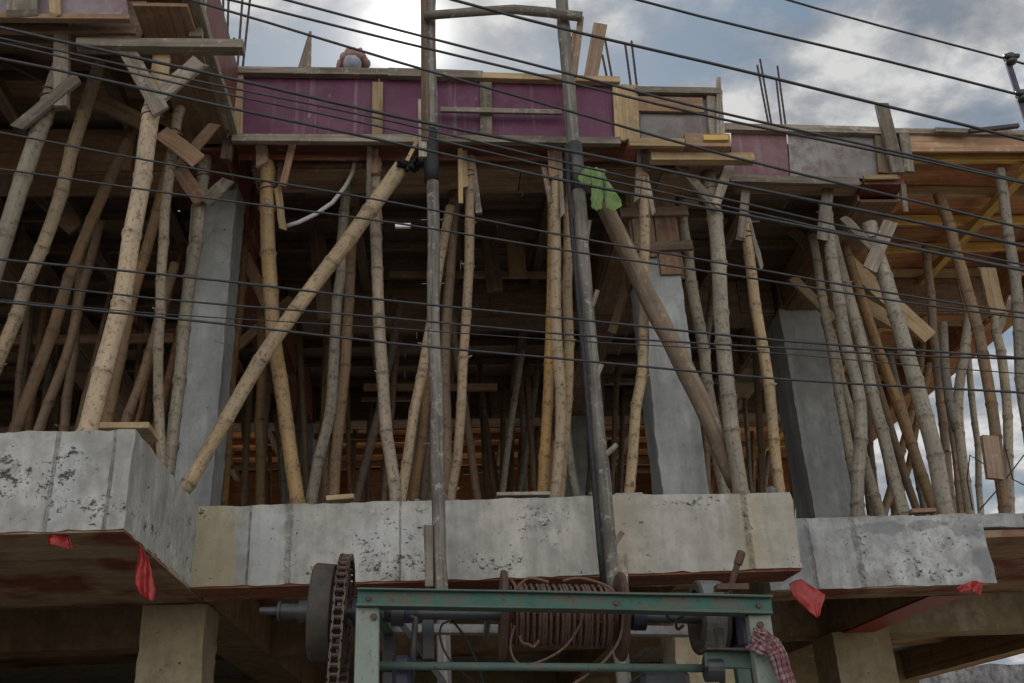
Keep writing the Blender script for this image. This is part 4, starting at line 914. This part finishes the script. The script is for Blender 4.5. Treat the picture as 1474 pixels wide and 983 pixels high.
for rows, fo, Yc in ((([(833, 250), (845, 242), (866, 246)], [(832, 258), (848, 258), (868, 258)], [(838, 266), (850, 268), (866, 266)]), .012, 6.25),
        (([(851, 243), (859, 243), (868, 246)], [(852, 262), (861, 263), (869, 264)], [(851, 284), (860, 286), (867, 288)], [(852, 302), (859, 305), (866, 303)]), .016, 6.20),
        (([(860, 246), (866, 248), (872, 254)], [(864, 264), (874, 266), (883, 270)], [(868, 284), (880, 286), (891, 286)], [(871, 301), (883, 306), (896, 297)]), .018, 6.23)):
    o = cloth('flap', None, None, 'cloth_green', rows, Yc, fo, .025); o.location = Vector(o.location) - Vector(gc.location); o.parent = gc
mb = MB(); lump(mb, at(858, 248, 6.26), .045, 16, 1.4, .6, .022); obj('knot', mb, 'cloth_green', gc, smooth=True)
cloth('plastic_sheet', 'crumpled red plastic scrap under the pitted forward ledge', 'plastic sheet', 'plastic_red', ([(68, 760), (80, 757), (95, 760)], [(67, 772), (82, 775), (100, 774)], [(70, 785), (84, 787), (103, 788)]), 5.22, .03)
cloth('plastic_sheet', 'long red plastic tongue hanging from the stepped corner', 'plastic sheet', 'plastic_red', ([(199, 786), (202, 786), (205, 790)], [(196, 812), (206, 815), (216, 815)], [(192, 840), (205, 845), (223, 835)], [(205, 856), (214, 862), (222, 866)]), 5.45, .02)
cloth('plastic_sheet', 'flat red plastic flap hanging where the middle ledge ends', 'plastic sheet', 'plastic_red', ([(1136, 840), (1146, 835), (1153, 833)], [(1142, 858), (1158, 848), (1172, 845)], [(1158, 874), (1172, 864), (1188, 857)], [(1175, 889), (1177, 888), (1179, 887)]), 6.9, .008)
cloth('plastic_sheet', 'torn red and white plastic hanging at the far ledge corner', 'plastic sheet', 'plastic_red', ([(1375, 846), (1395, 838), (1415, 836)], [(1380, 850), (1398, 845), (1413, 843)], [(1384, 852), (1400, 848), (1410, 858)]), 7.45, .02)
# curved conduit, rebars, pipe, service pole
mb = MB(); mb.tube([at(*q, 7.0) for q in ((411, 326), (430, 320), (455, 308), (478, 292), (496, 270), (507, 250), (511, 232))], .018, 8); setp(obj('bent_conduit', mb, 'conduit_white', base=at(411, 326, 7), smooth=True), 'curved white plastic conduit dangling beside the golden prop', 'conduit')
for lab, pts_ in (('thin bent wire curving up from the ledge beside the forked branch prop', [(1400, 734), (1392, 690), (1396, 655), (1420, 670), (1444, 690)]), ('thin wire leaning across the sky gap at the far right', [(1410, 734), (1440, 700), (1474, 655)]), ('thin wire drooping between the two rightmost props', [(1446, 640), (1458, 690), (1474, 698)])):
    P_ = [at(u, v, 8.2) for u, v in pts_]; mb = MB(); mb.tube(P_, .006, 6); setp(obj('bent_wire', mb, 'rebar_rust', base=P_[0], smooth=True), lab, 'wire')
RG = 'rebar ends standing above the deck'
for lab, a, b, Y in (('outermost rebar rod above the corner column', (322, 90), (321, -30), 7.35), ('second rebar rod above the corner column', (326, 90), (330, -30), 7.4), ('third rebar rod above the corner column', (341, 110), (351, -30), 7.35), ('rebar rod above the corner column closest to the plum fascia', (348, 110), (363, -30), 7.4),
        ('rusty rod dropping in front of the fascia corner beside the forward bay', (327, 200), (337, 55), 6.55), ('short rebar rod just right of the brown squared plank', (875, 118), (867, 79), 7.3), ('tall rebar rod just right of the brown squared plank', (882, 118), (871, 57), 7.3), ('left rod of the rebar pair over the plywood fascia', (909, 130), (900, 64), 7.35), ('right rod of the rebar pair over the plywood fascia', (918, 135), (909, 59), 7.35),
        ('left rod of the rebar cluster over the dusty plum panel', (1108, 188), (1090, 94), 7.8), ('tallest rod of the rebar cluster over the dusty plum panel', (1112, 188), (1094, 85), 7.8), ('shortest rod of the rebar cluster over the dusty plum panel', (1126, 188), (1117, 112), 8.), ('rightmost rod of the rebar cluster over the dusty plum panel', (1132, 188), (1119, 95), 8.)):
    mb = MB(); p0, p1 = at(*a, Y), at(*b, Y); n = 24
    mb.tube([p0.lerp(p1, i / n) for i in range(n + 1)], [.0105 + .0015 * (i % 2) for i in range(n + 1)], 8); setp(obj('rebar_rod', mb, 'rebar_rust', base=p0), lab, 'rebar', RG)
sp = thing('service_pole', 'thin dark blue pipe pole carrying the two highest cables', 'pole', (at(1451, 86, 3.05).x, 3.05, .12))
pt = at(1449, 84, 3.05); mb = MB(); mb.tube([Vector((pt.x, 3.05, .12)), Vector((pt.x, 3.05, 2)), pt], .013, 10); obj('pipe', mb, 'pipe_blue', sp, smooth=True)
for v in (88, 141):
    q = Vector((pt.x, 3.03, at(1451, v, 3.05).z)); mb = MB(); mb.lathe(q + Vector((0, 0, -.03)), (0, 0, 1), [(0, .0), (0, .016), (.012, .024), (.02, .014), (.03, .026), (.045, .018), (.055, .0)], 14); mb.tube([q + Vector((-.03, -.01, 0)), q + Vector((.03, -.012, 0))], .01, 8); obj('insulator', mb, 'steel_dark', sp, smooth=True)

# ------------------------------------------------------------------ cables
CG = 'black overhead cables along the street'
cabs = [
 ('highest cable crossing the sky in the upper right corner', [(1146, 0), (1310, 46), (1474, 94)], 5, 3.05),
 ('second highest cable crossing the right sky onto the blue pole', [(928, 0), (1200, 67), (1474, 142)], 6, 3.05),
 ('cable starting right of the thin mast top and crossing the sky to the deck edge', [(646, -4), (804, 37), (1060, 99), (1260, 150), (1474, 206)], 7, 3.05),
 ('cable over the sun glow above the plum fascia, higher one', [(397, 0), (700, 74), (1040, 160), (1315, 226), (1474, 263)], 6, 3.0),
 ('cable over the sun glow above the plum fascia, middle one', [(300, -4), (700, 90), (1040, 168), (1315, 229), (1474, 266)], 6, 2.98),
 ('cable passing over the worker in the brown head wrap', [(250, -2), (330, 18), (612, 100), (1060, 225), (1474, 330)], 6, 2.96),
 ('thickest cable across the plum fascia', [(0, 41), (330, 114), (700, 192), (1060, 266), (1474, 356)], 8, 2.94),
 ('thin cable second below the thickest one on the plum fascia', [(0, 53), (330, 126), (700, 208), (1060, 290), (1474, 380)], 5, 2.92),
 ('thin cable third below the thickest one on the plum fascia', [(0, 60), (330, 136), (700, 220), (1060, 300), (1474, 386)], 5, 2.9),
 ('dark cable along the lower edge of the plum fascia', [(0, 87), (330, 156), (700, 233), (1060, 307), (1474, 392)], 7, 2.88),
 ('upper of two cables crossing the tops of the bamboo props', [(0, 190), (330, 250), (700, 320), (1060, 382), (1474, 449)], 5, 2.9),
 ('lower of two cables crossing the tops of the bamboo props', [(0, 243), (330, 290), (700, 343), (1060, 393), (1474, 459)], 5, 2.9),
 ('first cable of the lower bundle over the props, its topmost', [(0, 373), (330, 408), (700, 447), (1060, 481), (1474, 517)], 6, 2.8),
 ('second cable of the lower bundle over the props', [(0, 405), (330, 437), (700, 474), (1060, 497), (1474, 514)], 5, 2.8),
 ('thinnest cable of the lower bundle over the props', [(0, 430), (330, 458), (700, 482), (1060, 506), (1474, 537)], 3, 2.82),
 ('lowest cable of all, just above the ledge', [(0, 434), (330, 470), (700, 507), (1060, 537), (1474, 567)], 6, 2.8)]
for lab, pts, wp, Y in cabs:
    P = [at(u, v, Y) for u, v in pts]; xs = [p.x for p in P]; zs = [p.z for p in P]
    co = np.polyfit(xs, zs, 2 if len(P) > 2 else 1); co[0] = max(0.0, min(.03, co[0])) if len(P) > 2 else co[0]
    if len(P) > 2:
        r_ = np.polyfit(xs, np.array(zs) - co[0] * np.array(xs) ** 2, 1); co = np.array([co[0], r_[0], r_[1]])
    n = 60; ln = [Vector((x, Y + .012 * math.sin(x * 2 + wp), float(np.polyval(co, x)) + .003 * math.sin(x * 5 + wp * 3))) for x in np.linspace(-7, 7.5, n)]
    mb = MB(); mb.tube(ln, wp * mpp(P[0]) / 2 * .62, 8); setp(obj('overhead_cable', mb, 'cable_black', base=ln[0], smooth=True), lab, 'cable', CG)

# ------------------------------------------------------------------ winch
wn = thing('hoist_winch', 'green steel hoist winch with rope drum, chain wheel and brake drum', 'winch', (.5, 4.1, .12))
YW, YK = 3.75, 4.5
def wbar(name, a, b, hpx, Y, mat, t=.06, Y1=None, bev=.004): 
    mb = MB(); pp(mb, a, b, hpx, Y, t, Y1, segs=6, jit=.0015); return obj(name, mb, mat, wn, bevel=bev)
wbar('top_rail', (515, 861), (1108, 872), 23, YW, 'paint_green')
mb = MB(); pp(mb, (515, 850), (1108, 861), 3, YW - .012, .09, segs=6); obj('rail_flange', mb, 'paint_teal_dark', wn, bevel=.002)
mb = MB(); pp(mb, (514, 873), (1108, 884), 3, YW - .012, .09, segs=6); obj('rail_flange', mb, 'paint_teal_dark', wn, bevel=.002)
a, b = at(530, 875, YW), at(1090, 886, YW)
def leg(top, mat, w=.085):
    mb = MB(); mb.plank(top, Vector((top.x + (.02 if top.x > .4 else -.01), top.y, .12)), w, .05, segs=8, jit=.002); return obj('leg', mb, mat, wn, bevel=.004)
leg(a, 'paint_pale_green'); leg(b, 'paint_pale_green'); a2, b2 = at(560, 905, YK), at(1060, 908, YK); leg(a2, 'steel_dark', .05); leg(b2, 'paint_teal_dark', .06)
wbar('rear_rail', (545, 905), (1060, 910), 13, YK, 'steel_worn')
for p_, q_ in ((a + Vector((0, 0, .03)), a2), (b + Vector((0, 0, .03)), b2)):
    mb = MB(); mb.plank(p_, q_, .05, .05, (0, 0, 1)); obj('side_rail', mb, 'paint_teal_dark', wn, bevel=.003)
for z in (.16,):
    mb = MB(); mb.plank((a.x - .1, YW, z), (b.x + .1, YW, z), .08, .08); mb.plank((a.x - .1, YK, z), (b.x + .1, YK, z), .08, .08); obj('base_sill', mb, 'steel_dark', wn, bevel=.004)
mb = MB(); mb.tube([at(545, 958, 3.85), at(1015, 962, 3.85)], .015, 12); obj('lower_pipe', mb, 'paint_teal_dark', wn, smooth=True)
# shaft line
YS = 4.08
S0, S1 = at(374, 879, YS), at(1090, 890, YS); ax = (S1 - S0).normalized()
def on(u): t = (u - 374) / (1090 - 374); return S0.lerp(S1, t)
pxm = mpp(S0)
def lathe(name, u, prof, mat, seg=40):
    mb = MB(); mb.lathe(on(u), ax, [(h * pxm, r * pxm) for h, r in prof], seg); o = obj(name, mb, mat, wn)
    me = o.data; me.polygons.foreach_set('use_smooth', [True] * len(me.polygons))
    m = o.modifiers.new('e', 'EDGE_SPLIT'); m.split_angle = math.radians(35); return o
lathe('main_shaft', 374, [(0, 0), (0, 5), (26, 6), (26, 13), (30, 14), (30, 11), (56, 11), (56, 16), (74, 16), (74, 9), (716, 9), (716, 0)], 'steel_dark')
lathe('flywheel', 448, [(0, 0), (0, 30), (6, 34), (6, 52), (0, 56), (0, 66), (3, 69), (30, 67), (34, 60), (34, 0)], 'steel_grime', 56)
lathe('bearing', 505, [(0, 0), (0, 20), (14, 20), (14, 0)], 'steel_navy'); lathe('bearing', 545, [(0, 0), (0, 10), (6, 14), (40, 14), (46, 10), (54, 9), (54, 0)], 'steel_navy')
# sprocket with chain
def sprocket(c, R, nt, wd, name):
    mb = MB(); aY = Vector((0, 1, 0)); aZ = ax.cross(aY).normalized(); aY = aZ.cross(ax)
    rim = []
    for k in range(nt * 4):
        a_ = 2 * math.pi * k / (nt * 4); r = R * (1.0 if k % 4 in (0, 1) else .93); d = aY * math.cos(a_) + aZ * math.sin(a_)
        rim.append([mb.addv(c + d * r - ax * wd / 2), mb.addv(c + d * r + ax * wd / 2), mb.addv(c + d * R * .78 - ax * wd / 2), mb.addv(c + d * R * .78 + ax * wd / 2)])
    N = len(rim)
    for k in range(N):
        p_, q_ = rim[k], rim[(k + 1) % N]
        for i, j in ((0, 1), (1, 3), (3, 2), (2, 0)): mb.face((p_[i], q_[i], q_[j], p_[j]))
    for k in range(5):
        a_ = 2 * math.pi * k / 5; d = aY * math.cos(a_) + aZ * math.sin(a_); mb.plank(c, c + d * R * .82, R * .2, wd * .8, ax)
    mb.cyl(c - ax * wd, c + ax * wd, R * .25); return obj(name, mb, 'chain_steel', wn), aY, aZ
SR = 76 * pxm; sc_ = on(492); ob_, aY, aZ = sprocket(sc_, SR, 26, .014, 'sprocket')
lc = sc_ - aZ * .95 + ax * 0 - aY * .12; LR = .085; sprocket(lc, LR, 12, .014, 'sprocket')
path = []
dv = (lc - sc_); D_ = dv.length; base_a = math.atan2(dv.dot(aZ), dv.dot(aY)); off = math.acos((SR - LR) / D_)
a0 = base_a + off; a1 = base_a - off + 2 * math.pi
cr = SR * 1.03; lr = LR * 1.03
P1 = [sc_ + (aY * math.cos(t) + aZ * math.sin(t)) * cr for t in np.linspace(a0, a1, 60)]
P2 = [lc + (aY * math.cos(t) + aZ * math.sin(t)) * lr for t in np.linspace(a1 - 2 * math.pi, a0, 16)]
loop = P1 + P2 + [P1[0]]; cum = [0.]
for p_, q_ in zip(loop, loop[1:]): cum.append(cum[-1] + (q_ - p_).length)
mb = MB(); pitch = .034; n = int(cum[-1] / pitch)
def lp(s):
    s %= cum[-1]; i = max(1, int(np.searchsorted(cum, s))); t = (s - cum[i - 1]) / max(1e-9, cum[i] - cum[i - 1]); return loop[i - 1].lerp(loop[i], t)
for i in range(n):
    s = i * cum[-1] / n; p_, q_ = lp(s), lp(s + cum[-1] / n); mb.cyl(p_ - ax * .022, p_ + ax * .022, .0105, 10)
    d = (q_ - p_).normalized(); nn_ = d.cross(ax); o_ = .016 if i % 2 else .0205
    for sg in (-1, 1): mb.plank(p_ - d * .012 + ax * sg * o_, q_ + d * .012 + ax * sg * o_, .024, .004, ax, 1, 0)
obj('chain', mb, 'chain_steel', wn)
# rope drum
lathe('drum_flange', 715, [(0, 0), (0, 63), (5, 64), (9, 60), (9, 0)], 'steel_rust', 48)
lathe('drum_flange', 884, [(0, 0), (0, 60), (4, 64), (9, 63), (9, 0)], 'steel_rust', 48)
lathe('drum_barrel', 724, [(0, 34), (160, 34)], 'steel_rust')
mb = MB(); pts = []; turns = 46
aN = Vector((0, -1, 0)); aN = (aN - ax * aN.dot(ax)).normalized(); aU = aN.cross(ax)
if aU.z < 0: aU = -aU
for i in range(turns * 14):
    t = i / 14; layer = 1 if t > 23 else 0; f_ = (t % 23) / 23; u = 727 + 150 * (f_ if layer == 0 else 1 - f_) + 2.5 * math.sin(t * 1.3)
    r = (38.5 + layer * 4.2 + 1.6 * noise.noise(Vector((t * .8, layer, 0)))) * pxm; th = 2 * math.pi * t
    pts.append(on(u) + (aN * math.cos(th) + aU * math.sin(th)) * r)
mb.tube(pts, 2.3 * pxm, 6); obj('wire_rope', mb, 'rope_wire', wn, smooth=True)
mb = MB()
def spl(uvs, Y, r, Ys=None):
    P = [at(u, v, Y if Ys is None else Ys[i]) for i, (u, v) in enumerate(uvs)]; q = [P[0] * 2 - P[1]] + P + [P[-1] * 2 - P[-2]]; out = []
    for i in range(1, len(q) - 2):
        for k in range(8):
            t = k / 8; a_, b_, c_, d_ = q[i - 1], q[i], q[i + 1], q[i + 2]; out.append(.5 * ((2 * b_) + (c_ - a_) * t + (2 * a_ - 5 * b_ + 4 * c_ - d_) * t * t + (3 * b_ - a_ - 3 * c_ + d_) * t ** 3))
    mb.tube(out + [P[-1]], r, 8)
spl([(741, 900), (735, 925), (738, 945), (750, 956), (775, 953), (810, 934), (832, 905), (845, 870)], 3.9, .005)
spl([(748, 915), (752, 925), (762, 928), (768, 931), (776, 922)], 3.9, .006); spl([(736, 835), (742, 845), (738, 860)], 3.9, .006)
spl([(742, 850), (752, 838), (764, 832), (790, 838)], 3.93, .006); spl([(810, 836), (832, 832), (860, 838), (882, 850), (896, 880), (893, 915), (880, 940), (858, 962), (825, 985), (790, 1010)], 3.88, .0055)
obj('loose_rope', mb, 'rope_wire', wn, smooth=True)
# brake drum, lever and brackets
lathe('brake_drum', 998, [(0, 40), (0, 51), (3, 53), (38, 53), (42, 50), (42, 10), (12, 10), (12, 40), (0, 40)], 'steel_grime', 48)
mb = MB(); c = on(1010)
mb.lathe(on(1002), ax, [(0, 53.5 * pxm), (30 * pxm, 53.5 * pxm)], 40); obj('brake_band', mb, 'steel_worn', wn)
mb = MB(); mb.tube([at(1050, 852, 3.9), at(1056, 830, 3.88), at(1066, 797, 3.86)], [.012, .012, .012], 10); mb.tube([at(1062, 812, 3.865), at(1067, 797, 3.86), at(1068, 794, 3.86)], [.017, .018, .015], 12); mb.plank(at(1030, 846, 3.9), at(1075, 846, 3.9), .02, .06); obj('lever', mb, 'steel_rust', wn, smooth=False)
mb = MB(); mb.tube([at(1034, 905, 3.86), at(1038, 935, 3.86), at(1040, 985, 3.86)], [.022, .014, .012], 12); obj('brake_rod', mb, 'steel_grime', wn, smooth=True)
mb = MB(); pp(mb, (1014, 948), (1088, 950), 26, 3.80, .02, segs=6); obj('bracket', mb, 'paint_teal_dark', wn, bevel=.004)
mb = MB(); pp(mb, (1012, 936), (1090, 938), 4, 3.79, .10, segs=6); obj('bracket', mb, 'steel_grime', wn, bevel=.002)
mb = MB(); mb.cyl(at(1015, 962, 3.83), at(1038, 962, 3.83), .05); obj('hub', mb, 'steel_dark', wn)
mb = MB(); mb.box(on(1045).x, on(1070).x, 3.95, 4.2, on(1050).z - .14, on(1050).z + .03); obj('gearbox', mb, 'steel_navy', wn, bevel=.02)
mb = MB(); mb.box(at(565, 960, 3.95).x, at(592, 960, 3.95).x, 3.9, 4.02, at(575, 1000, 3.95).z, at(575, 945, 3.95).z); obj('lower_bearing', mb, 'steel_navy', wn, bevel=.015)
mb = MB(); mb.tube([at(590, 888, 3.95), at(598, 890, 3.95), at(596, 920, 3.95), at(592, 985, 3.95)], .012, 8); obj('rod', mb, 'steel_dark', wn, smooth=True)
mb = MB(); mb.tube([at(540, 960, 3.95), at(590, 960, 3.95)], .02, 10); obj('lower_shaft', mb, 'steel_navy', wn, smooth=True)
mb = MB(); pp(mb, (616, 872), (617, 950), 17, 4.3, .05); obj('inner_post', mb, 'steel_dark', wn, bevel=.003)
for pts_, Y_, r_ in (([(650, 892), (636, 900), (634, 920), (648, 950), (690, 990)], 4.0, .004), ([(640, 880), (668, 915), (685, 950), (700, 1000)], 4.1, .005), ([(955, 880), (968, 892), (985, 885)], 3.95, .006), ([(972, 890), (975, 905), (984, 900)], 3.93, .006)):
    mb = MB(); spl(pts_, Y_, r_); obj('wire', mb, 'rubber_black', wn, smooth=True)
for u in (530, 887, 1092):
    c = at(u, 861 + (u - 515) * .0185, YW - .033); mb = MB(); mb.cyl(c + Vector((0, .004, 0)), c + Vector((0, -.008, 0)), .010, 6); obj('bolt', mb, 'steel_rust', wn)
for u, v in ((538, 888), (1094, 900)):
    c = at(u, v, YW - .026); mb = MB(); mb.cyl(c + Vector((0, .004, 0)), c + Vector((0, -.012, 0)), .013, 6); obj('bolt', mb, 'steel_rust', wn)
lathe('shaft_collar', 560, [(0, 9), (0, 19), (18, 19), (18, 9)], 'steel_dark'); lathe('shaft_collar', 905, [(0, 9), (0, 20), (20, 20), (20, 9)], 'steel_navy'); lathe('shaft_collar', 1062, [(0, 9), (0, 24), (22, 24), (22, 9)], 'steel_dark')
for u in (700, 902):
    mb = MB(); c = on(u); mb.plank(c + Vector((0, 0, .05)), Vector((c.x, YK, c.z - .02)), .05, .02, (1, 0, 0), 2); obj('bearing_bracket', mb, 'paint_teal_dark', wn, bevel=.003)
mb = MB(); pp(mb, (560, 872), (640, 985), 9, 4.35, .03); obj('brace', mb, 'steel_dark', wn, bevel=.003)
mb = MB(); mb.box(on(905).x, on(975).x, 4.0, 4.3, on(900).z - .52, on(900).z - .22); obj('motor', mb, 'steel_dark', wn, bevel=.02)
# scarf on the right leg
sf = thing('checked_scarf', 'red and white checked scarf tied round the right winch leg', 'scarf', at(1110, 960, 3.68))
def strip(pts, w0, w1, Ys, th=.012):
    P = [at(u, v, y) for (u, v), y in zip(pts, Ys)]; mb = MB(); n = 24; m = 12; ids = []
    L = 0.
    for i in range(n + 1):
        s = i / n * (len(P) - 1); k = min(int(s), len(P) - 2); q = P[k].lerp(P[k + 1], s - k); d = (P[k + 1] - P[k]).normalized(); b = d.cross(Vector((0, 1, 0))).normalized(); w_ = (w0 + (w1 - w0) * i / n) * mpp(q)
        ids.append([mb.addv(q + b * (w_ * (j / m - .5)) + Vector((0, -th * math.cos((j / m - .5) * math.pi) * 2 + .010 * math.sin(j * 2.1 + i * .3), 0)) + noise.noise_vector(q * 20 + b * j) * .005) for j in range(m + 1)])
    LL = sum((b_ - a_).length for a_, b_ in zip(P, P[1:]))
    for i in range(n):
        for j in range(m):
            ww = .12
            mb.face((ids[i][j], ids[i][j + 1], ids[i + 1][j + 1], ids[i + 1][j]), [(LL * i / n, ww * j / m), (LL * i / n, ww * (j + 1) / m), (LL * (i + 1) / n, ww * (j + 1) / m), (LL * (i + 1) / n, ww * j / m)])
    return mb
for nm, args in (('wrap', ([(1080, 922), (1096, 930), (1116, 938)], 24, 22, [3.70, 3.67, 3.70])), ('wrap', ([(1082, 912), (1098, 916), (1118, 930)], 16, 18, [3.70, 3.665, 3.69])), ('tail', ([(1108, 924), (1120, 942), (1128, 968), (1138, 1000), (1150, 1040)], 24, 26, [3.68, 3.67, 3.67, 3.68, 3.69]))):
    o = obj(nm, strip(*args), 'cloth_check', sf, smooth=True); m = o.modifiers.new('s', 'SOLIDIFY'); m.thickness = .005

# ------------------------------------------------------------------ worker on the deck
PC = at(509, 90, 7.55); zd = ZS + .03
pr = thing('person', 'worker in a brown head wrap bending over behind the plum fascia', 'person', (PC.x, PC.y + .45, zd))
def skin_mesh(name, V, E, Rr, mat, par, sub=2, root=0):
    me = bpy.data.meshes.new(name); off = wloc(par); me.from_pydata([tuple(Vector(v) - off) for v in V], E, []); o = bpy.data.objects.new(name, me); COL.objects.link(o); o.parent = par
    sk = o.modifiers.new('k', 'SKIN')
    for i, r in enumerate(Rr):
        d = me.skin_vertices[0].data[i]; d.radius = (r, r) if not hasattr(r, '__len__') else r; d.use_root = (i == root)
    ss = o.modifiers.new('u', 'SUBSURF'); ss.levels = sub; ss.render_levels = sub
    me.materials.append(MAT[mat]); return o
hx, hy, hz = PC
HP = Vector((hx, hy + .5, zd + .88)); CH = Vector((hx, hy + .17, hz - .16))
V = [HP, HP.lerp(CH, .5) + Vector((0, 0, .05)), CH, Vector((hx, hy + .06, hz - .10)), Vector((hx, hy + .01, hz - .03)), Vector((hx, hy - .005, hz + .05)), Vector((hx, hy - .085, hz - .02))]
E = [(0, 1), (1, 2), (2, 3), (3, 4), (4, 5), (4, 6)]; Rr = [.13, .13, .15, .06, .085, .09, .018]
for s in (-1, 1):
    k = len(V); sh = CH + Vector((s * .19, .0, .0)); el = Vector((hx + s * .27, hy - .1, hz - .38)); wr = Vector((hx + s * .17, hy - .32, zd + .18)); pm = wr + Vector((-s * .01, -.06, -.04))
    V += [sh, el, wr, pm]; E += [(2, k), (k, k + 1), (k + 1, k + 2), (k + 2, k + 3)]; Rr += [.06, .045, .03, .034]
    for j in range(5):
        a_ = (j - 2) * .02; kk = len(V); ln = (.05, .07, .08, .075, .055)[j]
        b0 = pm + Vector((a_, -.025, -.01)) if j else pm + Vector((-s * .035, .0, -.01)); V += [b0, b0 + Vector((a_ * .3, -ln * .6, -.005)), b0 + Vector((a_ * .3, -ln * .8, -.04))]; E += [(k + 3, kk), (kk, kk + 1), (kk + 1, kk + 2)]; Rr += [.010, .009, .008]
    k = len(V); kn = Vector((hx + s * .12, hy + .36, zd + .46)); an = Vector((hx + s * .13, hy + .46, zd + .08)); V += [HP + Vector((s * .1, 0, -.06)), kn, an, an + Vector((0, -.16, -.045))]; E += [(0, k), (k, k + 1), (k + 1, k + 2), (k + 2, k + 3)]; Rr += [.085, .06, .04, .035]
skin_mesh('body', V, E, Rr, 'skin', pr)
SV = [HP, HP.lerp(CH, .5) + Vector((0, 0, .05)), CH, Vector((hx, hy + .1, hz - .12))]; SE = [(0, 1), (1, 2), (2, 3)]; SR_ = [.15, .15, .17, .075]
for s in (-1, 1):
    k = len(SV); SV += [CH + Vector((s * .19, 0, 0)), Vector((hx + s * .25, hy - .06, hz - .3))]; SE += [(2, k), (k, k + 1)]; SR_ += [.08, .065]
skin_mesh('shirt', SV, SE, SR_, 'cloth_shirt', pr)
TV = [HP]; TE = []; TR = [.155]
for s in (-1, 1):
    k = len(TV); TV += [HP + Vector((s * .1, 0, -.06)), Vector((hx + s * .12, hy + .36, zd + .46)), Vector((hx + s * .13, hy + .46, zd + .12))]; TE += [(0, k), (k, k + 1), (k + 1, k + 2)]; TR += [.1, .075, .06]
skin_mesh('trousers', TV, TE, TR, 'cloth_shirt', pr)
# head wrap: thick twisted cloth ring and crown; face covered by a grey-blue cloth
mb = MB(); pts = []
for i in range(60):
    a_ = 2 * math.pi * i / 59; pts.append(Vector((hx + math.cos(a_) * .118, hy + .03 + math.sin(a_) * .10, hz + .052 - .035 * abs(math.cos(a_)) + .012 * math.sin(a_ * 5))))
mb.tube(pts, [.036 + .008 * math.sin(i * .9) for i in range(60)], 10)
pts = [p_ * 1 + Vector((0, .01, .045)) for p_ in pts]; pts = [Vector((hx + (p_.x - hx) * .82, p_.y, p_.z)) for p_ in pts]; mb.tube(pts, [.034 + .008 * math.sin(i * 1.3) for i in range(60)], 10)
mb.tube([Vector((hx + .06, hy - .03, hz + .125)), Vector((hx + .075, hy - .035, hz + .145))], [.022, .012], 8)
mb.tube([Vector((hx - .11, hy, hz + .02)), Vector((hx - .14, hy + .01, hz - .02)), Vector((hx - .15, hy + .02, hz - .07))], [.03, .026, .018], 8)
obj('head_wrap', mb, 'cloth_brown', pr, smooth=True)
mb = MB(); o_ = Vector((hx - .01, hy - .005, hz - .02)); N, Mm = 16, 24; ids = []
for i in range(N + 1):
    r = []
    for j in range(Mm):
        th, ph = math.pi * i / N, 2 * math.pi * j / Mm; q = Vector((.088 * math.sin(th) * math.cos(ph), .100 * math.sin(th) * math.sin(ph), .085 * math.cos(th))); r.append(mb.addv(o_ + q + noise.noise_vector(q * 30) * .006))
    ids.append(r)
for i in range(N):
    for j in range(Mm): mb.face((ids[i][j], ids[i + 1][j], ids[i + 1][(j + 1) % Mm], ids[i][(j + 1) % Mm]))
obj('face_cloth', mb, 'cloth_bluegrey', pr, smooth=True)
for s in (-1, 1):
    mb = MB(); mb.lathe(Vector((hx - .01 + s * .032, hy - .078, hz + .02)), (0, 1, 0), [(-.004, 0), (0, .009), (.008, .011)], 12); obj('eye', mb, 'eye_white', pr, smooth=True)
